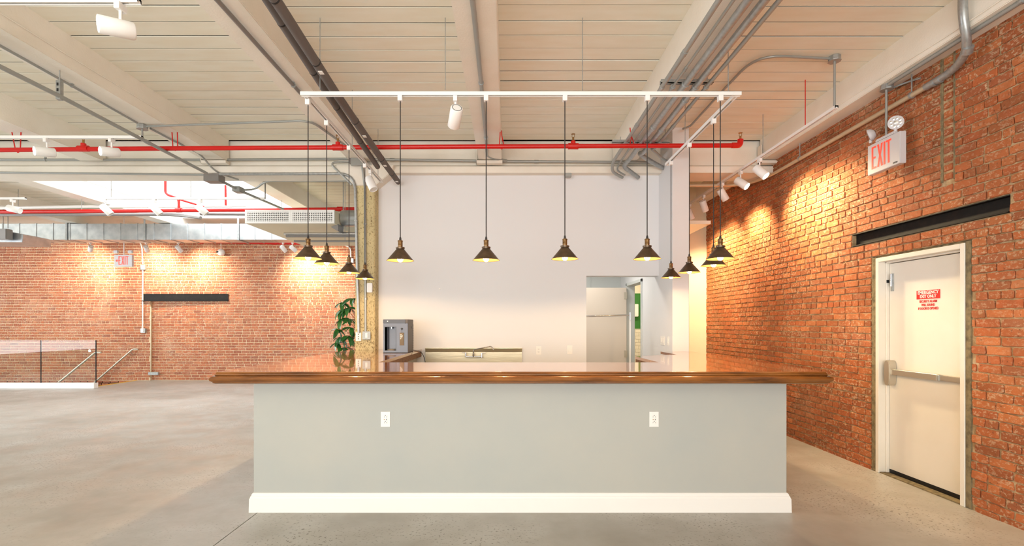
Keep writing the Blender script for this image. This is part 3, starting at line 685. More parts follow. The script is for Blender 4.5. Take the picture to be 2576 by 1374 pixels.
M().box(rc[0]+.03, rc[1]-.006, dy0+.112, dy0+.119, rc[2], rc[3]).build('alcove_back', MT['dispenser'], wd)
M().box(dx0-.002, dx1-.03, dy0-.004, dy1, dz1-.05, dz1).build('control_cap', MT['dispdark'], wd, bevel=.004)
M().box(dx1-.03, dx1+.002, dy0-.002, dy1, dz1-.05, dz1).build('cap_end', MT['dispside'], wd, bevel=.004)
M().box(dx1, dx1+.004, dy0+.01, dy1-.005, dz0+.01, dz1-.05).build('side_panel', MT['dispside'], wd)
for k in range(14): M().box(dx1+.004, dx1+.006, dy1-.05, dy1-.01, dz0+.05+k*.022, dz0+.06+k*.022).build('vent_slot', MT['black'], wd)
M().tube([(dx1+.003, dy0+.2, dz1-.10), (dx1+.007, dy0+.2, dz1-.10)], .016, 14).build('handle_hole', MT['black'], wd)
M().tube([((rc[0]+rc[1])/2, dy0+.06, rc[3]), ((rc[0]+rc[1])/2, dy0+.06, rc[3]-.02)], .009, 12).build('nozzle', MT['chrome'], wd, smooth=50)
M().lathe([(0, 0), (.05, 0), (.055, .012), (.045, .014), (0, .010)], ((rc[0]+rc[1])/2, dy0+.06, rc[2]), 20).build('drip_tray', MT['satin'], wd, smooth=40)
M().tube([(dx0+.055, dy0-.004, dz1-.022), (dx0+.055, dy0-.006, dz1-.022)], .007, 12).build('button', MT['satin'], wd)
tx = dx1-.072
M().tube([(tx, dy0-.0, dz1-.115), (tx, dy0-.006, dz1-.115)], .013, 16).build('badge', MT['black'], wd, smooth=40)
M().box(dx0, dx1, dy0, dy1, dz0, dz0+.008).build('foot', MT['black'], wd)
tg = M().box(tx-.026, tx+.026, dy0-.010, dy0-.008, dz1-.32, dz1-.165).build('hang_tag', MT['tagcard'], wd)
M().tube([(tx, dy0-.007, dz1-.118), (tx, dy0-.009, dz1-.166)], .0012, 6).build('tag_string', MT['black'], tg)
for k, w_ in enumerate((.022, .034, .03, .026, .012)): M().box(tx-.020, tx-.020+w_, dy0-.011, dy0-.010, dz1-.19-k*.013, dz1-.185-k*.013).build('printed_line', MT['whitegloss'], tg)
M().tube([(dx1-.05, dy1-.02, HT+.02), (dx1-.01, dy1+.03, HT+.015), PY(1058, 884, 6.55), PY(1066, 896, 6.62), PY(1070, 912, 6.68), PY(1070, 925, 6.7)], .004, 8, .05).build('power_cord', MT['black'], wd, smooth=50)

# ================================================================ CONDUITS AND PIPES
def pipe(name, lb, cat, pts, r, m, bend=.06, clips=(), group=None, n=10, couplings=(), hang=()):
    ptv = [Vector(p) for p in pts]; t = thing(name, lb, cat, ptv[0], group)
    M().tube(ptv, r, n, bend).build('tube', m, t, smooth=50)
    tot = [0]
    for a, b in zip(ptv, ptv[1:]): tot.append(tot[-1]+(b-a).length)
    def at(f):
        d = f*tot[-1]
        for i in range(len(ptv)-1):
            if d <= tot[i+1]+1e-9:
                u = (ptv[i+1]-ptv[i]).normalized(); return ptv[i]+u*(d-tot[i]), u
    for f in couplings:
        p, u = at(f); M().tube([p-u*.03, p+u*.03], r*1.22, n).build('coupling', m, t, smooth=50)
    for f in clips:
        p, u = at(f); M().tube([p-u*.008, p+u*.008], r*1.35, n).cbox(p+Vector((0, 0, r*1.5)), .02, .02, r*1.4).build('clamp', MT['galv'], t)
    for f in hang:
        p, u = at(f); M().tube([p, Vector((p.x, p.y, ZC+.001))], .005, 8).build('hanger_rod', MT['galv'], t)
    return t
def lines(a, xs, Zp):  # depth-wise run: a=(ratio X/Z'), returns X
    return a*Zp
Yf = YG0-.035
pipe('conduit', 'grey conduit running along the face of the girder', 'conduit', [PY(-300, 402, Yf), PY(560, 402, Yf), PY(884, 400, Yf)], .017, MT['conduit'], clips=(.35, .72))
pipe('conduit', 'grey conduit from the girder box to the conduit bundle, above the white wall', 'conduit', [PY(914, 401, Yf), PY(1260, 406, Yf), PY(1640, 409, Yf)], .019, MT['conduit'], clips=(.46,), couplings=(.1, .6))
jb = thing('junction_box', 'large grey junction box on the girder above the column', 'junction box', PY(899, 415, Yf))
M().cbox(PY(899, 402, Yf-.04), .17, .16, .155).build('box', MT['darkconduit'], jb, bevel=.003)
M().cbox(PY(899, 402, Yf-.125), .175, .006, .16).build('cover', MT['conduit'], jb, bevel=.002)
# conduit to column
yk = 6.74
pipe('conduit', 'bright conduit crossing below the girder and bending down the column', 'conduit', [PY(-200, 432, 6.80), PY(260, 437, 6.80), PY(548, 440, 6.80)], .014, MT['conduit'])
pipe('conduit', 'pale conduit bending from below the girder down the left of the column', 'conduit', [PY(552, 438, 6.74), PY(893, 437, 6.74), PY(896, 560, 6.74), PY(903, 838, 6.76)], .019, MT['galv'], bend=.22, clips=(.62,))
pipe('conduit', 'dark conduit running down the middle of the column', 'conduit', [PY(911, 416, 6.73), PY(918, 470, 6.75), PY(920, 836, 6.765)], .016, MT['conduit'], bend=.05, clips=(.35, .6, .8))
pipe('conduit', 'loop of conduit left of the column capital', 'conduit', [PY(884, 407, 6.78), PY(828, 409, 6.72), PY(885, 465, 6.74)], .014, MT['conduit'], bend=.10)
plate('power_outlet', 'white three-hole outlet box at the end of the left column conduit', 'outlet', PY(902, 847, 6.77), .075, .12, 'y', 'holes')
t = plate('light_switch', 'grey square box with white switch at the end of the right column conduit', 'switch', PY(922, 844, 6.735), .11, .11, 'y', 'rocker', m=MT['conduit'])
M().cbox(PY(922, 844, 6.757), .105, .04, .105).build('back_box', MT['conduit'], t, bevel=.006)
M().cbox(PY(930, 724, 6.76), .075, .03, .13).build('sensor_box', MT['whitegloss'], label='small white sensor box on the column below the last left pendant', cat='sensor', bevel=.006)
# long conduit with hangers at far left
Zk = 2.03
a = PY(-60, 133, 1); 
def run(px_, py_, Zp): # point on line at given height above the lens
    Y = Zp*F/(CY-py_); return Vector(((px_-CX)/F*Y, Y, CZ+Zp))
pipe('conduit', 'thick grey conduit slanting from the upper left edge to the box under the girder', 'conduit', [run(-80, 128, 2.02), run(150, 242, 2.02), run(520, 436, 2.02)], .019, MT['conduit'], couplings=(.62,), clips=())
b = run(535, 446, 2.02)
M().cbox(b+Vector((0, .04, -.01)), .21, .16, .10).build('junction_box', MT['darkconduit'], label='grey junction box under the girder at the left', cat='junction box', bevel=.004)
pipe('conduit', 'grey conduit from the box under the girder toward the vent unit', 'conduit', [b+Vector((.02, .1, 0)), run(600, 478, 2.0), run(712, 526, 2.0)], .019, MT['conduit'])
c_ = run(600, 478, 2.0); M().cbox(c_, .12, .16, .08).build('junction_box', MT['conduit'], label='small conduit fitting beyond the box under the girder', cat='junction box', bevel=.01)
pipe('conduit', 'thin curved conduit from the small fitting up to the girder underside', 'conduit', [c_+Vector((.05, 0, .0)), PY(640, 477, 7.55), PY(670, 455, 7.3), PY(890, 455, 7.22)], .015, MT['conduit'], bend=.12)
q = run(150, 232, 2.06)
st_ = thing('strut_hanger', 'slotted steel channel hanging beside the slanting conduit at the left', 'hanger', q+Vector((0, 0, -.06)))
M().box(q.x-.02, q.x+.02, q.y-.02, q.y+.02, q.z-.07, q.z+.10).build('channel', MT['galv'], st_, bevel=.003)
for k in range(3): M().box(q.x-.008, q.x+.008, q.y-.022, q.y-.0195, q.z-.05+k*.05, q.z-.025+k*.05).build('slot', MT['black'], st_)
M().tube([q+Vector((0, 0, .1)), Vector((q.x, q.y, ZC))], .005, 8).build('rod', MT['galv'], st_)
# beam conduit A and ceiling box
A = 2.235
bx = run(358, 318, A)
pipe('conduit', 'thin grey conduit clipped under the beam at the upper left', 'conduit', [run(-60, 82, A), run(60, 148, A), run(345, 309, A)], .012, MT['conduit'], clips=(.5,), bend=.1)
pipe('conduit', 'thin conduit from the round box along the beam soffit to the girder', 'conduit', [bx+Vector((.05, .06, 0)), run(430, 351, A), PY(505, 388, 6.6), PY(540, 432, 6.76), PY(600, 452, 7.0)], .012, MT['conduit'], bend=.12)
def round_box(p, lb):
    t = thing('ceiling_box', lb, 'junction box', p)
    M().lathe([(0, 0), (.052, 0), (.054, .004), (.052, .045), (0, .045)], p, 8).build('box', MT['galv'], t)
    M().lathe([(0, -.004), (.058, -.004), (.058, .0), (0, .0)], p, 8).build('cover', MT['conduit'], t)
    return t
round_box(Vector((bx.x, bx.y, ZB-.05)), 'grey round box under the upper left beam feeding the lit track')
pipe('conduit', 'thin conduit crossing from the round box to the beam beside the foam pipes', 'conduit', [Vector((bx.x+.05, bx.y, ZB-.02)), PY(780, 303, 5.42), PY(905, 392, 6.62)], .012, MT['conduit'], bend=.16, clips=())
pipe('conduit', 'dark conduit under the beam left of the foam pipes, feeding the pendant track', 'conduit', [run(470, -85, 2.225), run(757, 236, 2.225)], .017, MT['darkconduit'], clips=(.9,))
# centre beam conduit
pipe('conduit', 'grey conduit under the middle beam bending down to the girder conduit', 'conduit', [run(1178, -90, 2.23), run(1192, 30, 2.23), run(1211, 215, 2.225), run(1222, 345, 2.225), PY(1226, 395, 6.7), PY(1275, 405, 6.8)], .019, MT['conduit'], bend=.16, clips=(.38, .72))
# bundle on the right beam
ZQ = 2.15
for k, (ra, rad, ye, endp, lb) in enumerate((
        (.655, .020, 6.55, [(1539, 432, 6.68), (1566, 447, 6.80)], 'leftmost of the five conduits under the right-hand beam'),
        (.700, .012, 6.60, [(1550, 428, 6.76), (1572, 441, 6.84)], 'thin conduit second from the left in the five under the right-hand beam'),
        (.745, .029, 6.45, [(1567, 418, 6.62), (1606, 447, 6.86)], 'thick conduit in the middle of the five under the right-hand beam'),
        (.797, .029, 6.20, [(1607, 386, 6.35), (1640, 408, 6.6), (1682, 430, 6.85)], 'thick conduit fourth from the left in the five under the right-hand beam'),
        (.842, .018, 6.05, [(1638, 373, 6.2), (1668, 401, 6.5), (1690, 412, 6.8)], 'rightmost of the five conduits under the right-hand beam'))):
    X = ra*ZQ; pts = [Vector((X, -1, CZ+ZQ)), Vector((X, 4.2, CZ+ZQ)), Vector((X, ye, CZ+ZQ))]+[PY(*e) for e in endp]
    pipe('conduit', lb, 'conduit', pts, rad, MT['galv'] if k in (2, 3) else MT['conduit'], bend=.15, group=None, couplings=(.62+.03*k, .80), n=12)
for (py_, lb, x0, x1) in ((207, 'slotted steel channel across the conduit bundle, nearer one', 1.395, 1.87), (357, 'slotted steel channel across the conduit bundle near the girder', 1.27, 1.96)):
    Y = (ZQ+.045)*F/(CY-py_); z = CZ+ZQ+.03
    s_ = thing('strut_channel', lb, 'strut', ((x0+x1)/2, Y, z))
    M().box(x0, x1, Y-.02, Y+.02, z, z+.006).box(x0, x1, Y-.02, Y-.015, z, z+.035).box(x0, x1, Y+.015, Y+.02, z, z+.035).build('channel', MT['galv'], s_)
    for ra in (.655, .700, .745, .797, .842):
        M().tube([(ra*ZQ, Y-.015, CZ+ZQ), (ra*ZQ, Y+.015, CZ+ZQ)], .034 if .72 < ra < .82 else .024, 12).build('clamp', MT['galv'], s_, smooth=40)
    for x in (x0+.1, x1-.05): M().tube([(x, Y, z+.03), (x, Y, ZC if x > 1.81 else ZB)], .005, 8).build('rod', MT['galv'], s_)
# conduit with bend at right bay, ceiling box, stem
cbp = Vector((3.118, 4.69, ZC-.05))
pipe('conduit', 'grey conduit bending across the right bay ceiling to the corner box', 'conduit', [PY(1718, 360, 6.2*1.0)+Vector((0, 0, .18)), run(1736, 318, 2.50), run(1830, 215, 2.51), PY(1905, 138, 4.62), cbp+Vector((-.05, 0, .025))], .013, MT['conduit'], bend=.30)
round_box(cbp, 'grey round ceiling box in the right bay feeding the right wall track')
# wall pipe with riser
zp = 3.545
rp = thing('conduit', 'large conduit along the top of the right brick wall with an elbow', 'conduit', (3.655, 4.2, zp))
pts = [Vector((3.46, 3.40, 4.02)), Vector((3.46, 3.62, 3.80)), Vector((3.56, 3.80, 3.63)), Vector((3.66, 3.98, zp+.02)), Vector((3.66, 4.25, zp))]
M().tube([Vector((3.455, 3.735, 4.02)), Vector((3.455, 3.735, 3.80)), Vector((3.56, 3.80, 3.60)), Vector((3.655, 4.02, zp+.01)), Vector((3.655, 4.3, zp))], .030, 14, .16).build('riser', MT['galv'], rp, smooth=50)
M().tube([Vector((3.655, 4.15, zp)), Vector((3.655, 6.85, zp-.01)), Vector((3.50, 7.30, zp-.01)), Vector((2.30, 7.32, zp-.01))], .023, 14, .30).build('tube', MT['conduitwarm'], rp, smooth=50)
for y in (4.15, 4.2): M().tube([(3.655, y, zp), (3.655, y+.03, zp)], .033, 14).build('coupling', MT['galv'], rp, smooth=50)
M().tube([(3.555, 3.795, 3.615), (3.575, 3.83, 3.585)], .036, 14).build('coupling', MT['galv'], rp, smooth=50)
for y in (4.45, 6.15):
    c1 = M().tube([(3.655, y-.01, zp), (3.655, y+.01, zp)], .031, 12).build('clamp', MT['galv'], rp, smooth=40)
    M().tube([(3.655, y, zp+.03), (3.655, y, ZB)], .006, 8).build('rod', MT['galv'], c1)
pipe('conduit', 'conduit under the beam edge above the right brick wall', 'conduit', [Vector((3.57, 2.6, ZB-.018)), Vector((3.57, 4.62, ZB-.018))], .017, MT['conduit'], clips=(.4,))
pipe('cable', 'white cable bundle stapled along the right beam', 'cable', [Vector((3.512, 2.6, 3.80)), Vector((3.508, 3.9, 3.775)), Vector((3.51, 4.4, 3.79)), Vector((3.512, 6.7, 3.80))], .006, MT['cream'], bend=.2)
pipe('cable', 'white cable stapled along the upper left beam', 'cable', [Vector((-3.855, 2.6, 3.86)), Vector((-3.853, 4.2, 3.84)), Vector((-3.855, 6.8, 3.85))], .006, MT['cream'], bend=.2)
# foam pipes
def fpt(px_, py_, X): 
    Y = X*F/(px_-CX); return Vector((X, Y, CZ-(py_-CY)/F*Y))
for (X, pts, r_, lb) in ((-1.50, [(640, -72), (700, 10), (841, 229), (970, 415), (1002, 458)], .037, 'thicker dark foam-wrapped pipe, right of the pair under the beam'),
                         (-1.60, [(600, -105), (672, 0), (819, 229), (950, 420)], .031, 'thinner dark foam-wrapped pipe, left of the pair under the beam')):
    P_ = []
    for (a_, b_) in pts:
        v = fpt(a_, b_, X)
        P_.append(v)
    t = thing('insulated_pipe', lb, 'pipe', P_[0])
    M().tube(P_, r_, 14).build('foam', MT['foam'], t, smooth=50)
    for f in (.2, .4, .58, .72, .86):
        i = int(f*(len(P_)-1)); g_ = f*(len(P_)-1)-i; p = P_[i].lerp(P_[i+1], g_); u = (P_[i+1]-P_[i]).normalized()
        M().tube([p-u*.006, p+u*.006], r_*1.06, 14).build('tape_band', MT['black'], t, smooth=50)
    if X == -1.5:
        for f in (.42, .62, .74, .95):
            i = int(f*(len(P_)-1)); g_ = f*(len(P_)-1)-i; p = P_[i].lerp(P_[i+1], g_)
            M().cbox(p+Vector((.012, 0, -r_*.99)), .035, .05, .004).build('label_sticker', MT['whitegloss'], t)

# red sprinkler pipes
def sprinkler(p, parent, up=True):
    s = 1 if up else -1
    h = M().tube([p, p+Vector((0, 0, .05*s))], .012, 8).tube([p+Vector((-.014, 0, .05*s)), p+Vector((-.014, 0, .085*s))], .003, 6).tube([p+Vector((.014, 0, .05*s)), p+Vector((.014, 0, .085*s))], .003, 6)
    h.lathe([(0, 0), (.024, 0), (.024, .004), (0, .004)], p+Vector((0, 0, .085*s)), 12); return h.build('sprinkler_head', MT['brass'], parent)
yr = 5.80
rpz = lambda x, y: PY(x, y, yr)
rd = thing('sprinkler_pipe', 'red sprinkler pipe crossing the whole room below the beams', 'pipe', rpz(900, 371))
M().tube([rpz(-260, 380), rpz(360, 374), rpz(1200, 369), rpz(1852, 366)], .0265, 14).build('tube', MT['red'], rd, smooth=50)
e = rpz(1852, 366); M().tube([e-Vector((.05, 0, 0)), e+Vector((.045, 0, 0)), e+Vector((.05, 0, .07))], .033, 12, .05).build('elbow', MT['red'], rd, smooth=50); sprinkler(e+Vector((.05, 0, .06)), rd)
for x, y in ((210, 374), (850, 371), (1442, 368)):
    p = rpz(x, y); M().tube([p-Vector((.06, 0, 0)), p+Vector((.06, 0, 0))], .036, 12).tube([p, p+Vector((0, 0, .06))], .028, 12).build('tee', MT['red'], rd, smooth=50); sprinkler(p+Vector((0, 0, .055)), rd)
for x, y, x2, y2, x3, y3 in ((441, 373, 432, 322, 446, 328), (45, 378, 28, 322, 53, 330), (1262, 369, 1259, 322, 1262, 340), (1590, 367, 1592, 325, 1586, 333)):
    p = rpz(x, y); a_, b_ = rpz(x2, y2), rpz(x3, y3)
    M().tube([a_+Vector((0, .05, .08)), a_, p+Vector((-.028, 0, 0)), p+Vector((0, 0, -.034)), p+Vector((.028, 0, 0)), b_, b_+Vector((0, .02, .06))], .006, 8, .02).build('hanger', MT['red'], rd, smooth=50)
yr2 = 8.75; q2 = lambda x, y: PY(x, y, yr2)
rd = thing('sprinkler_pipe', 'red sprinkler pipe in the far room above the metal duct', 'pipe', q2(400, 530))
M().tube([q2(-200, 534), q2(300, 531), q2(895, 526)], .033, 14).build('tube', MT['red'], rd, smooth=50)
M().tube([q2(416, 440), q2(416, 488), q2(450, 500), q2(450, 530)], .022, 12, .07).build('branch', MT['red'], rd, smooth=50)
M().tube([q2(452, 502), q2(512, 520)], .018, 12).build('branch', MT['red'], rd, smooth=50)
for x in (35, 450, 856): 
    p = q2(x, 532 if x < 100 else 529 if x < 700 else 526); M().tube([p-Vector((.05, 0, 0)), p+Vector((.05, 0, 0))], .042, 12).build('coupling', MT['red'], rd, smooth=50)
M().tube([q2(567, 466), q2(568, 517)], .018, 12).build('drop_pipe', MT['red'], label='short vertical red pipe hanging in the skylight', cat='pipe', smooth=50)
yr3 = 12.35
rd = thing('sprinkler_pipe', 'red sprinkler pipe just in front of the far brick wall', 'pipe', PY(600, 611, yr3))
M().tube([PY(440, 600, 11.7), PY(470, 607, 11.9), PY(700, 612, yr3), PY(895, 614, yr3)], .033, 12).build('tube', MT['red'], rd, smooth=50)
for x in (505, 690): p = PY(x, 609 if x < 600 else 612, yr3); M().tube([p-Vector((.05, 0, 0)), p+Vector((.05, 0, 0))], .042, 12).build('coupling', MT['red'], rd, smooth=50)
pipe('pipe', 'dark grey pipe just below the red pipe in the far room', 'pipe', [PY(-200, 541, 8.9), PY(300, 540, 8.9), PY(440, 540, 8.8), PY(505, 548, 8.6)], .028, MT['darkconduit'], bend=.3, hang=(.55,))
pipe('pipe', 'short dark grey pipe ending at the white vent unit', 'pipe', [PY(504, 538, 9.0), PY(716, 540, 9.0)], .028, MT['darkconduit'], hang=(.96,))
pipe('pipe', 'white pipe behind the far red pipe', 'pipe', [PY(-200, 526, 9.35), PY(200, 520, 9.35), PY(620, 518, 9.35)], .028, MT['fixture'], hang=(.3, .5))
for x0, y_, lb, r_, mm_ in ((715, 588, 'bright metal pipe under the vent unit', .026, 'chrome'), (720, 594, 'dark pipe under the vent unit, lower one', .022, 'darkconduit'), (740, 607, 'thin dark pipe under the vent unit near the far wall', .016, 'darkconduit')):
    pipe('pipe', lb, 'pipe', [PY(x0, y_, 8.4), PY(900, y_, 8.4)], r_, MT[mm_], hang=(.8,))

# duct of galvanised sections
yd = 11.0
z0d, z1d = CZ-(603-CY)/F*yd, CZ-(563-CY)/F*yd
du = thing('air_duct', 'long galvanised rectangular duct in front of the far brick wall', 'duct', (-9, yd, z0d))
x = -15.0; k = 0
while x < -4.9:
    M().box(x, x+.375, yd, yd+.42, z0d, z1d).box(x-.006, x+.006, yd-.012, yd+.432, z0d-.012, z1d+.012).build('duct_section', MT['galvduct'], du, bevel=.001); x += .375; k += 1
for px_ in (168, 365, 770 - 170):
    xx = (px_-CX)/F*yd; M().box(xx-.02, xx+.02, yd-.02, yd-.014, z0d-.02, ZC).box(xx-.02, xx+.02, yd-.02, yd+.44, z0d-.02, z0d-.014).build('strap', MT['galv'], du)
# blower box at left edge
p = PY(30, 594, 9.6)
bl = thing('duct_unit', 'galvanised duct elbow at the left edge, nearer than the long duct', 'duct', p)
M().prism([(-13, p.z-.10), (PY(56, 0, 9.6).x, p.z-.12), (PY(58, 0, 9.6).x, p.z+.03), (PY(22, 0, 9.6).x, p.z+.09), (-13, p.z+.09)], 'y', 9.6, 10.2).build('housing', MT['galvduct'], bl, bevel=.004)
M().cbox(PY(10, 590, 9.5), .22, .14, .2).build('damper_motor', MT['darkconduit'], bl, bevel=.01)
for px_ in (8, 20): pp = PY(px_, 575, 9.6); M().tube([pp, Vector((pp.x, pp.y, ZC))], .006, 8).build('rod', MT['darkconduit'], bl)

# vent unit
vx0, vx1 = (616-CX)/F*8, (841-CX)/F*8; vz1, vz0 = CZ-(528-CY)/F*8, CZ-(562-CY)/F*8
vu = thing('vent_unit', 'long white air unit with two square-mesh grilles behind the left pendants', 'air vent', ((vx0+vx1)/2, 8, vz0))
M().box(vx0, vx1, 8.03, 10.3, vz0, vz1).build('casing', MT['creamwall'], vu, bevel=.004)
vm = vx0+(731-616)/(841-616)*(vx1-vx0)
for a_, b_ in ((vx0, vm), (vm, vx1)):
    fr = M(); bw = .035
    fr.box(a_, b_, 8, 8.03, vz0, vz0+bw).box(a_, b_, 8, 8.03, vz1-bw, vz1).box(a_, a_+bw, 8, 8.03, vz0+bw, vz1-bw).box(b_-bw, b_, 8, 8.03, vz0+bw, vz1-bw)
    f_ = fr.build('grille_frame', MT['fixture'], vu, bevel=.002)
    M().box(a_+bw, b_-bw, 8.026, 8.03, vz0+bw, vz1-bw).build('grille_back', MT['black'], f_)
    gm = M(); x = a_+bw+.01
    while x < b_-bw: gm.box(x, x+.012, 8.002, 8.02, vz0+bw, vz1-bw); x += .03
    z = vz0+bw+.012
    while z < vz1-bw: gm.box(a_+bw, b_-bw, 8.0, 8.018, z, z+.010); z += .03
    o = gm.build('grille', MT['fixture'], f_); o['kind'] = 'stuff'
rdx = PY(866, 548, 8.3)
rdt = thing('round_duct', 'galvanised duct stub between the vent unit and the column', 'duct', rdx)
M().lathe([(.0, 0), (.13, 0), (.135, .01), (.135, .5), (.0, .5)], (vx1+.012, 8.35, rdx.z), 24, 'x').build('duct_pipe', MT['galvduct'], rdt, smooth=40)
M().prism([(vx1+.01, vz0-.1), (vx1+.01, vz0+.02), (vx1-.11, vz0-.03)], 'y', 8.15, 8.4).build('transition', MT['darkconduit'], rdt)

# thin suspension rods of the tracks
def rods(px_, y0, y1, Y, lb):
    a_, b_ = PY(px_, y1, Y), PY(px_, y0, Y); b_.x = a_.x; b_.z = ZC
    M().tube([a_, b_], .0035, 6).build('suspension_rod', MT['galv'], label=lb, cat='rod')
# ================================================================ TRACKS, PENDANTS, SPOTS
def track(name, lb, a, b, parts=True):
    a, b = Vector(a), Vector(b); u = (b-a).normalized(); s = Vector((-u.y, u.x, 0))
    t = thing('light_track', lb, 'track', (a+b)/2)
    def bar(p, q, w, h, dz=0):
        vs = [P+s*w*sx+Vector((0, 0, dz+h*sz)) for P in (p, q) for sx, sz in ((-.5, -.5), (.5, -.5), (.5, .5), (-.5, .5))]
        return M().add(vs, [(0, 1, 2, 3), (7, 6, 5, 4), (0, 4, 5, 1), (1, 5, 6, 2), (2, 6, 7, 3), (3, 7, 4, 0)])
    m1 = bar(a, b, .035, .012, .006)
    for k in (-1, 1):
        m2 = bar(a+s*.0135*k, b+s*.0135*k, .008, .018, -.009); m1.add(m2.v, m2.f)
    m1.build('rail', MT['fixture'], t)
    bar(a, b, .019, .002, -.003).build('slot', MT['darkconduit'], t)
    for e, d in ((a, 1), (b, -1)): bar(e, e+u*d*.07, .037, .024, 0).build('end_feed', MT['fixture'], t)
    return t
def stem_of(t, p0, p1, r=.010, m='conduit'):
    M().tube([p0, p1], r, 10).build('stem', MT[m], t, smooth=50)
YT = 4.106
ft0, ft1 = PY(757, 234, YT), PY(1863, 238, YT)
ZT = (ft0.z+ft1.z)/2; ft0.z = ft1.z = ZT
track('t', 'white light track across the front of the bar carrying five pendants', ft0, ft1)
XTL, XTR = ft0.x+.03, ft1.x-.03
def dep(px_, X): return X*F/(px_-CX)
track('t', 'white light track along the left arm of the bar', (XTL, YT+.03, ZT), (XTL, dep(961, XTL), ZT))
track('t', 'white light track along the right arm of the bar', (XTR, YT+.03, ZT), (XTR, dep(1676, XTR), ZT))
tR = track('t', 'long white light track beside the right brick wall', (3.118, 4.66, 3.535), (3.118, 8.6, 3.535))
stem_of(tR, (3.118, 4.69, 3.545), (3.118, 4.69, ZC-.05), .011)
YL = bx.y; zl = CZ-(345-CY)/F*YL
tL = track('t', 'white light track with two lit heads at the left below the beams', (-7.4, YL, zl), (bx.x, YL, zl))
stem_of(tL, (bx.x, YL, zl+.012), (bx.x, YL, ZB-.05), .009)
zn = 3.46; yn = 3.02
track('t', 'white light track at the very top left corner', (-4.2, yn, zn), (PY(207, 0, yn).x+.35, yn, zn))
yq = 7.9
t0, t1 = PY(257, 499, yq), PY(667, 499, yq)
tS = track('t', 'white light track with three heads below the skylight', t0, Vector((t1.x, yq, t0.z)))
t2 = PY(65, 499, yq); track('t', 'white light track with one head at the far left', (-9.5, yq, t2.z), t2)
yfr = 12.05; zfr = CZ-(607-CY)/F*yfr
tF = track('t', 'white light track close to the far brick wall under the duct', (-11.0, yfr, zfr), (PY(760, 0, yfr).x, yfr, zfr))
stem_of(tS, (t1.x, yq, t0.z), (t1.x, yq, ZB+.02), .010, 'darkconduit')
for xx in (-10.3, -8, -5.8): stem_of(tF, (xx, yfr, zfr), (xx, yfr, ZC), .006)

for px_, y0, y1, Y, lb in ((1120, 85, 228, YT, 'thin rod holding the front track, in the bay left of the middle beam'), (1465, 85, 230, YT, 'thin rod holding the front track, right of the middle beam'), (805, 80, 228, YT, 'thin rod holding the front track beside the foam pipes'),
                       (1832, 130, 238, YT, 'thin rod holding the right end of the front track')):
    rods(px_, y0, y1-2, Y, lb)
for px_, X, lb in ((886, XTL, 'thin rod holding the left arm track, middle one'), (951, XTL, 'thin rod holding the left arm track near the column')):
    Y = dep(px_, X); M().tube([(X, Y, ZT+.01), (X, Y, ZC if X > -1.86 else ZB)], .0035, 6).build('suspension_rod', MT['galv'], label=lb, cat='rod')
for Y, lb in ((5.9, 'thin rod holding the right arm track'),): M().tube([(XTR, Y-.6, ZT+.01), (XTR, Y-.6, ZC)], .0035, 6).build('suspension_rod', MT['galv'], label=lb, cat='rod')
for Y, lb in ((6.0, 'thin rod holding the right wall track near its lamp heads'), (5.15, 'thin red rod holding the right wall track')):
    M().tube([(3.118, Y, 3.545), (3.118, Y, ZC)], .0045, 6).build('suspension_rod', MT['red'] if 'red' in lb else MT['galv'], label=lb, cat='rod')
for px_, lb in ((280, 'rod holding the skylight track near its left head'), (480, 'rod holding the skylight track near its middle'),):
    X = PY(px_, 0, yq).x; M().tube([(X, yq, t0.z), (X, yq, 5.8)], .005, 6).build('suspension_rod', MT['darkconduit'], label=lb, cat='rod')
X = PY(800-20, 0, 7.9).x

# pendant prototype, origin at the centre of the rim
RS = .1135
def pendant_meshes():
    sh = M().lathe([(RS, 0), (.105, .008), (.033, .094), (.030, .096), (.030, .098), (.036, .099), (.037, .111), (.029, .113), (.026, .108), (.029, .097), (.102, .0075), (RS-.002, .0)], n=40, closed=True)
    inn = M().lathe([(RS-.004, .0012), (.1015, .0068), (.030, .0925), (.0, .0925)], n=40)
    inn.f = inn.f[:-0] if False else [f for f in inn.f if len(f) == 4]
    so = M().lathe([(.030, .098), (.030, .113), (.019, .116), (.0195, .128), (.0205, .130), (.0195, .132), (.0195, .158), (.022, .160), (.0215, .166), (.012, .171), (.0, .171)], n=28)
    cap = M().lathe([(.0095, .169), (.0095, .180), (.0075, .192), (.004, .200), (0, .2)], n=14)
    bulb = M().lathe([(0, -.012), (.012, -.009), (.021, .0), (.024, .012), (.022, .024), (.014, .042), (.012, .06), (.0, .06)], n=20)
    cord = M().tube([(0, 0, 0), (0, 0, 1)], .0042, 8)
    can = M().box(-.019, .019, -.022, .022, .0, .045)
    return dict(shade=sh.mesh('shade', MT['shade'], smooth=40), inner=inn.mesh('shade_lining', MT['shadein'], smooth=40, recalc=False), socket=so.mesh('socket', MT['brassdark'], smooth=35),
                cap=cap.mesh('cord_grip', MT['cord'], smooth=40), bulb=bulb.mesh('bulb', MT['bulb'], smooth=60), cord=cord.mesh('cord', MT['cord'], smooth=60), can=can.mesh('track_adapter', MT['fixture'], bevel=.003))
PM = pendant_meshes()
lp = bpy.data.lights.new('pendant_light', 'SPOT'); lp.energy = LAMP_W*4; lp.color = AMBER; lp.shadow_soft_size = .02; lp.spot_size = R(174); lp.spot_blend = .12
def make_pendant():
    t = thing('pendant_lamp', None, 'pendant lamp', (0, 0, 0))
    s = inst('shade', PM['shade'], t); inst('shade_lining', PM['inner'], s); inst('socket', PM['socket'], t); inst('cord_grip', PM['cap'], t); inst('bulb', PM['bulb'], t)
    inst('cord', PM['cord'], t, (0, 0, .195)); inst('track_adapter', PM['can'], t)
    l = bpy.data.objects.new('pendant_light', lp); C.objects.link(l); l.parent = t; l.location = (0, 0, -.018); return t
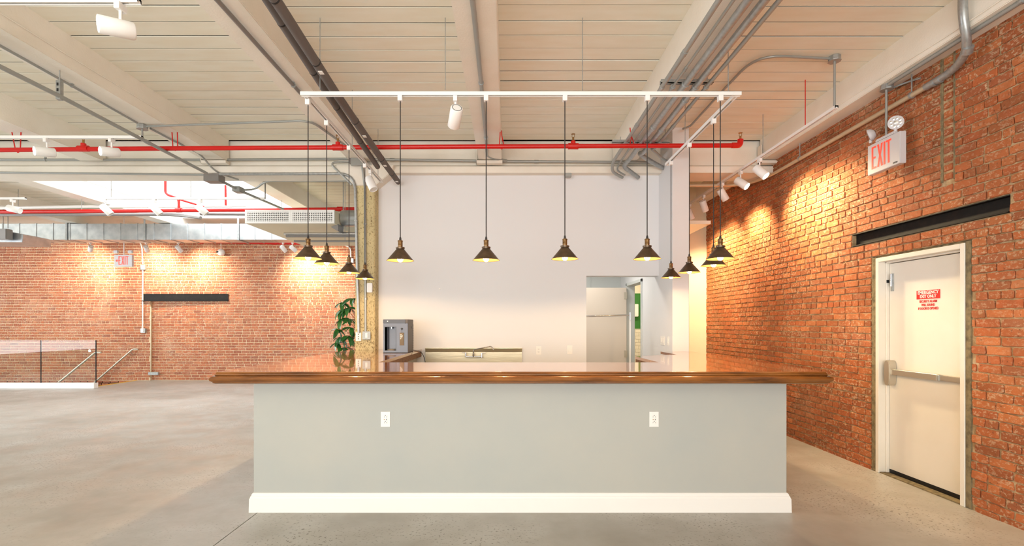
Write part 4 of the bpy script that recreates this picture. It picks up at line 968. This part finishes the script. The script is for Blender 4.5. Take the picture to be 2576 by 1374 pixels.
proto = make_pendant()
pend = [(1007, YT, 656, 'cone pendant on the front track, first from its left end'), (1223, YT, 655, 'cone pendant on the front track under the middle beam, second from left'),
        (1421, YT, 652, 'cone pendant on the front track, the middle of its five'), (1628, YT, 652, 'cone pendant on the front track right above the doorway'),
        (1812, YT, 652, 'cone pendant at the right end of the front track'),
        (775, XTL, 651, 'cone pendant nearest the viewer on the left arm track, far left of all'), (822, XTL, 664, 'cone pendant second from the front on the left arm track'),
        (878, XTL, 687, 'cone pendant third from the front on the left arm track'), (918, XTL, 702, 'cone pendant at the back of the left arm track'),
        (1795, XTR, 669, 'cone pendant nearest the viewer on the right arm track, partly hidden'), (1734, XTR, 686, 'cone pendant in the middle of the right arm track, by the pilaster edge'),
        (1688, XTR, 699, 'cone pendant at the back of the right arm track')]
allp = []
for i, (px_, t_, py_, lb) in enumerate(pend):
    o = proto if i == 0 else copy_tree(proto)
    Y = YT if i < 5 else dep(px_, t_); o.location = PY(px_, py_, Y)
    if i >= 5: o.location.x = t_
    o['label'] = 'black '+lb; o['group'] = 'cone pendants over the bar'; o['category'] = 'pendant lamp'
    H = ZT-.018-o.location.z
    for ch in o.children:
        n_ = ch.name.split('.')[0]
        if n_ == 'cord': ch.scale = (1, 1, H-.045-.195)
        if n_ == 'track_adapter': ch.location = (0, 0, H-.045)
    allp.append(o)

# track heads
def head_meshes():
    br = M().lathe([(0, .012), (.046, .012), (.052, .004), (.052, -.165), (.050, -.168), (.047, -.168), (.047, -.150), (0, -.150)], n=28)
    ring = M().lathe([(.036, .0125), (.040, .0125), (.040, .0135), (.036, .0135)], n=28, closed=True)
    ln = M().lathe([(0, -.161), (.0465, -.161), (.0465, -.155), (0, -.155)], n=24)
    ad = M().box(-.017, .017, -.035, .035, -.045, 0)
    arm = M().tube([(0, 0, -.045), (0, 0, -.10)], .009, 12)
    return dict(barrel=br.mesh('barrel', MT['fixture'], smooth=40), ring=ring.mesh('vent_ring', MT['black']), on=ln.mesh('lens', MT['lens_on']), off=ln.mesh('lens', MT['lens_off']), ad=ad.mesh('track_adapter', MT['fixture'], bevel=.003), arm=arm.mesh('stem', MT['fixture'], smooth=50))
HM = head_meshes()
def head(loc, target, lit, lb, grp, power=None, size=58, blend=1.0, col=WARM, light_target=None, shift=.06, sc_=1):
    t = thing('track_light', lb, 'track light', loc, grp); loc = Vector(loc)
    inst('track_adapter', HM['ad'], t); inst('stem', HM['arm'], t)
    piv = Vector((0, 0, -.10)); d = (Vector(target)-(loc+piv)).normalized()
    q_ = Vector((0, 0, -1)).rotation_difference(d)
    b_ = inst('barrel', HM['barrel'], t, piv+d*shift*-1+Vector((0, 0, -.052)), q_)
    inst('lens', HM['on'] if lit else HM['off'], b_); inst('vent_ring', HM['ring'], b_)
    if lit:
        l = bpy.data.lights.new('track_light_beam', 'SPOT'); l.energy = power or SPOT_W; l.color = col; l.spot_size = R(size); l.spot_blend = blend; l.shadow_soft_size = .05
        o = bpy.data.objects.new('track_light_beam', l); C.objects.link(o)
        d2 = (Vector(light_target)-(loc+piv)).normalized() if light_target else d
        o.location = b_.location+loc+d*.19; o.rotation_mode = 'QUATERNION'; o.rotation_quaternion = Vector((0, 0, -1)).rotation_difference(d2)
        o.parent = t; o.location = o.location-loc
    return t
G1 = 'white track heads'
head(PY(1146, 244, YT)*1, PY(1146, 244, YT)+Vector((-.25, .85, -.62)), False, 'white track head, switched off, on the front track over the bar', G1)
hl = Vector((XTL, dep(932, XTL), ZT-.018)); head(hl, hl+Vector((.20, -.1, -.5)), False, 'white track head hanging in front of the column capital', G1)
rs_ = [(1911, (XW, 5.45, 2.5)), (1863, (XW, 5.95, 2.7)), (1817, (XW, 7.3, 2.6)), (1770, (XW, 8.3, 2.3)), (1735, (XW, 8.6, 2.2))]
nm = ['nearest', 'second', 'third', 'fourth', 'farthest, half hidden by the pilaster']
for (px_, tg_), w_ in zip(rs_, nm):
    head((3.118, dep(px_, 3.118), 3.517), tg_, True, 'lit white head on the right wall track, '+w_+(' from the viewer' if 'est' not in w_ else ' along it'), 'lit track heads by the right wall', power=SPOT_W*1.3, size=104, col=(1, .76, .44))
# another lit head beyond the near end lighting the wall and door
for px_, lb in ((118, 'lit white head on the left track, glaring at the viewer, left one'), (281, 'lit white head on the left track, glaring at the viewer, right one')):
    p = PY(px_, 350, YL); p.z = zl-.018; head(p, p+Vector((-.62, -.95, -.30)), True, lb, 'lit heads at upper left', power=SPOT_W*.8, size=80)
p = PY(303, 0, yn); p.z = zn-.018; head((p.x, yn, p.z), (p.x-.80, yn-.80, p.z-.12-.14), True, 'large lit white head at the top left corner', 'lit heads at upper left', power=SPOT_W*.8, size=80)
for px_, d_, lb in ((40, (.5, .1, -.12), 'white head on the far left track below the skylight'), (273, (.5, .25, -.62), 'white head on the skylight track, left one'), (398, (.5, .25, -.62), 'white head on the skylight track, middle one'), (513, (.55, .25, -.55), 'white head on the skylight track, right one, over the red pipe')):
    p = PY(px_-8, 505, yq); p.z = t0.z-.018; head(p, p+Vector(d_)*2+Vector((0, 0, -.1)), False, lb, 'track heads below the skylight')
for px_, tp, lb in ((228, (215, 705), 'small white head left of the far exit sign'), (368, (395, 690), 'small white head right of the far exit sign'), (449, (520, 700), 'small white head above the far lintel'), (712, (780, 700), 'small white head under the far red pipe, left of two'), (736, (835, 705), 'small white head under the far red pipe, right of two')):
    p = PY(px_, 600, yfr); p.z = zfr-.018; head(p, PY(tp[0], tp[1], YB), True, lb, 'heads lighting the far brick wall', power=SPOT_W*1.15, size=125)
# extra rows further back that wash the walls (just out of frame above)
def unseen_head(loc, tgt, pw, lb): head(loc, tgt, True, lb, 'heads above the frame', power=pw, size=75)

M().cbox(PY(1429, 441, YG0-.04), .09, .06, .05).build('junction_box', MT['conduit'], label='small grey box at the girder edge above the middle pendant', cat='junction box', bevel=.004)
# exit signs ------------------------------------------------------------
def exit_letters(parent, org, ux, h, w, thick, m, arrow=False):
    """block letters E X I T; org = lower left corner, ux = unit vector to the reader's right, letters rise along Z"""
    nrm = Vector((0, 0, 1)).cross(ux).normalized()*-1
    s_ = .30*w/4*1.0
    lw = w/4.3; st_ = lw*.30
    def poly(pts, x):
        a_ = [org+ux*(x+u)+Vector((0, 0, v)) for u, v in pts]; n = len(a_)
        return M().add([p+nrm*thick for p in a_]+a_, [tuple(range(n)), tuple(range(2*n-1, n-1, -1))]+[(i, i+n, (i+1) % n+n, (i+1) % n) for i in range(n)])
    L = lw*.86; b = st_
    mm = poly([(0, 0), (L, 0), (L, b*.9), (b, b*.9), (b, h*.45), (L*.85, h*.45), (L*.85, h*.45+b*.9), (b, h*.45+b*.9), (b, h-b*.9), (L, h-b*.9), (L, h), (0, h)], 0); mm.build('letter', m, parent)
    x = lw*1.08; W = lw*1.05
    mm = poly([(0, 0), (b*1.1, 0), (W/2, h*.5-b*.7), (W-b*1.1, 0), (W, 0), (W/2+b*.55, h*.5), (W, h), (W-b*1.1, h), (W/2, h*.5+b*.7), (b*1.1, h), (0, h), (W/2-b*.55, h*.5)], x); mm.build('letter', m, parent)
    x += W+lw*.16; mm = poly([(0, 0), (b, 0), (b, h), (0, h)], x); mm.build('letter', m, parent)
    x += b+lw*.14; W = lw*.95
    mm = poly([(W/2-b/2, 0), (W/2+b/2, 0), (W/2+b/2, h-b*.9), (W, h-b*.9), (W, h), (0, h), (0, h-b*.9), (W/2-b/2, h-b*.9)], x); mm.build('letter', m, parent)
    return x+W
# near sign: face looks to -X
ex = 3.55; ey1, ey0 = 4.85, 4.45; ez0, ez1 = 2.935, 3.225
es = thing('exit_sign', 'white EXIT sign with two round emergency lamps hanging before the right brick wall', 'exit sign', (ex+.03, 4.65, ez0))
M().box(ex, ex+.058, ey0, ey1, ez0, ez1).build('housing', MT['exitface'], es, bevel=.004)
exit_letters(es, Vector((ex, ey1-.055, ez0+.045)), Vector((0, -1, 0)), .215, .285, .002, MT['exitred'])
text_x('AtLite', es, ex-.001, ey0+.055, ez0+.022, .022, MT['black'])
M().box(ex+.012, ex+.048, 4.53, 4.77, ez1, ez1+.035).build('lamp_bar', MT['exitface'], es, bevel=.008)
M().tube([(ex+.03, 4.65, ez1+.02), (ex+.03, 4.65, ZB-.04)], .011, 10).build('stem', MT['conduit'], es, smooth=50)
for (p, d_) in ((PX(2190, 340, ex+.03), Vector((-.55, .55, -.25))), (PX(2253, 309, ex+.03), Vector((-.5, -.85, -.10)))):
    d_.normalize(); q_ = Vector((0, 0, 1)).rotation_difference(d_)
    lens_p = M().lathe([(0, -.045), (.030, -.040), (.055, -.015), (.062, .005), (.062, .012), (.056, .014), (.0, .014)], n=24)
    lens_p.v = [tuple(q_ @ Vector(v)+p) for v in lens_p.v]; hd_ = lens_p.build('emergency_lamp', MT['exitface'], es, smooth=35)
    led = M()
    for a_ in range(8): led.lathe([(0, .014), (.009, .014), (.011, .019), (0, .02)], (.036*math.cos(a_*math.pi/4), .036*math.sin(a_*math.pi/4), 0), 8)
    led.lathe([(0, .014), (.016, .014), (.018, .019), (0, .02)], n=8)
    led.v = [tuple(q_ @ Vector(v)+p) for v in led.v]; led.build('reflector', MT['chrome'], hd_)
    M().tube([p-Vector((0, 0, .045)), p-Vector((0, 0, .08))], .014, 10).build('swivel', MT['exitface'], hd_, smooth=40)
round_box(Vector((ex+.035, 4.65, ZB-.046)), 'grey round box under the right beam holding the exit sign')
pipe('conduit', 'short conduit from the exit sign box to the brick wall', 'conduit', [Vector((ex+.08, 4.66, ZB-.03)), Vector((ex+.13, 4.52, ZB-.035)), Vector((XW-.012, 4.40, ZB-.06))], .009, MT['conduit'])
# far sign
ye = 11.6; a_, b_ = PY(287, 641, ye), PY(332, 671, ye)
ef = thing('exit_sign', 'small white EXIT sign with arrow hanging before the far brick wall', 'exit sign', ((a_.x+b_.x)/2, ye, b_.z))
M().box(a_.x, b_.x, ye, ye+.06, b_.z, a_.z).build('housing', MT['exitface'], ef, bevel=.004)
exit_letters(ef, Vector((a_.x+.105, ye, b_.z+.045)), Vector((1, 0, 0)), .20, .27, .003, MT['exitred'])
M().prism([(a_.x+.03, b_.z+.14), (a_.x+.075, b_.z+.175), (a_.x+.075, b_.z+.15), (a_.x+.10, b_.z+.15), (a_.x+.10, b_.z+.13), (a_.x+.075, b_.z+.13), (a_.x+.075, b_.z+.105)], 'y', ye-.003, ye).build('arrow', MT['exitred'], ef)
for sx in (a_.x+.03, b_.x-.05):
    M().cbox((sx, ye+.02, a_.z+.07), .11, .05, .07).build('emergency_lamp', MT['exitface'], ef, bevel=.012)
M().tube([((a_.x+b_.x)/2, ye+.03, a_.z), ((a_.x+b_.x)/2, ye+.03, ZC)], .010, 8).build('stem', MT['fixture'], ef, smooth=50)

# small things on the far wall
yb = YB-.03
pipe('conduit', 'white vertical conduit on the far brick wall left of the lintel', 'conduit', [PY(340, 590, yb), PY(357, 618, yb), PY(359, 665, yb)], .016, MT['fixture'], bend=.1)
pipe('conduit', 'white conduit dropping to the lower box on the far brick wall', 'conduit', [PY(359, 680, yb), PY(359, 828, yb)], .016, MT['fixture'])
for y_, lb in ((673, 'upper small grey box on the far brick wall'), (832, 'lower small grey box on the far brick wall')):
    p = PY(361, y_, yb-.01); t = thing('wall_box', lb, 'junction box', p-Vector((0, 0, .06))); M().cbox(p, .12, .07, .12).build('box', MT['conduit'], t, bevel=.006); M().cbox(p+Vector((-.01, -.04, 0)), .06, .01, .09).build('cover', MT['whitegloss'], t, bevel=.002)
pipe('conduit', 'white curved conduit on the far brick wall beside the column', 'conduit', [PY(862, 616, yb), PY(882, 622, yb), PY(883, 650, yb)], .016, MT['fixture'], bend=.15)
M().cbox(PY(884, 656, yb-.02), .12, .06, .12).build('wall_box', MT['whitegloss'], label='bright white box on the far brick wall beside the column', cat='junction box', bevel=.004)
p = PY(556, 635, yb-.08)
sr = thing('security_camera', 'white round dome camera on a thin stem before the far brick wall', 'camera', p)
M().lathe([(0, -.08), (.05, -.07), (.09, -.02), (.085, .04), (.05, .08), (0, .09)], p, 20, 'y').build('dome', MT['fixture'], sr, smooth=60)
M().tube([p+Vector((0, 0, .06)), Vector((p.x, p.y, ZC))], .008, 8).build('stem', MT['fixture'], sr)
M().tube([p+Vector((-.03, -.05, .0)), p+Vector((-.06, -.10, 0))], .02, 10).build('lens', MT['black'], sr)
M().cbox(PY(387, 940, yb), .26, .06, .07).build('wall_vent_box', MT['galv'], label='small grey metal box low on the far brick wall', cat='box', bevel=.004)
pipe('conduit', 'brown conduit down the edge of the blocked doorway in the far wall', 'conduit', [PY(380, 772, yb), PY(379, 936, yb)], .014, MT['conduitwarm'])

# plant ------------------------------------------------------------------
px0 = Vector((-2.28, 7.45, 0))
pl = thing('potted_plant', 'tall glossy green umbrella plant behind the counter beside the column', 'plant', px0)
M().lathe([(0, 0), (.14, 0), (.18, .34), (.16, .34), (.15, .30), (0, .30)], px0, 24).build('pot', MT['pot'], pl, smooth=40)
M().tube([px0+Vector((0, 0, .3)), px0+Vector((.02, .03, 1.0)), px0+Vector((-.01, 0, 1.55)), px0+Vector((.02, 0, 1.85))], [.016, .013, .010, .007], 8).build('trunk', MT['stem'], pl, smooth=50)
def leaf_mesh(L, W, droop, seed):
    rr = random.Random(seed); vs = []; n = 7
    for i in range(n+1):
        f = i/n; w_ = W*math.sin(math.pi*min(1, f*.93+.04))**.8*(1-.12*f); z_ = -droop*L*f*f
        for k, s_ in ((-1, -1), (0, 0), (1, 1)): vs.append((s_*w_/2, L*f, z_+abs(s_)*w_*.16+rr.uniform(-.002, .002)))
    vs2 = [(a, b, c-.0012) for a, b, c in vs]; N = len(vs)
    fs = []
    for i in range(n):
        for k in (0, 1):
            a = i*3+k; fs.append((a, a+1, a+4, a+3)); fs.append((a+N, a+3+N, a+4+N, a+1+N))
    return M().add(vs+vs2, fs).mesh('leaf', MT['leaf'], smooth=60, recalc=False)
LM = [leaf_mesh(.21, .085, .35, 1), leaf_mesh(.18, .075, .2, 2), leaf_mesh(.24, .09, .5, 3), leaf_mesh(.15, .07, .3, 4)]
rr = random.Random(11)
clusters = [(-.05, .0, 1.86, 7), (-.20, -.06, 1.80, 7), (-.26, -.05, 1.40, 6), (-.28, 0, 1.20, 6), (-.20, -.03, 1.70, 8), (-.10, -.06, 1.72, 7), (-.22, .02, 1.56, 8), (-.06, -.1, 1.55, 6), (-.06, -.02, 1.42, 7), (-.24, 0, 1.28, 7), (-.10, -.05, 1.30, 8), (-.16, .0, 1.12, 6), (.1, .05, 1.75, 6), (.12, .02, 1.35, 6), (-.05, 0, .95, 6)]
for (dx, dy, z, n) in clusters:
    c_ = px0+Vector((dx, dy, z)); hub = px0+Vector((0, 0, z-.16))
    M().tube([hub, hub.lerp(c_, .6)+Vector((0, 0, .05)), c_], .004, 6, .04).build('leaf_stalk', MT['stem'], pl, smooth=50)
    n -= 1
    for k in range(n):
        az = 2*math.pi*(k+rr.random()*.6)/n; pitch = rr.uniform(-1.05, .05)
        q_ = Quaternion((0, 0, 1), az) @ Quaternion((1, 0, 0), pitch) @ Quaternion((0, 1, 0), rr.uniform(-.5, .5))
        inst('leaf', LM[rr.randrange(4)], pl, c_-px0, q_, (.84, .84, .84))
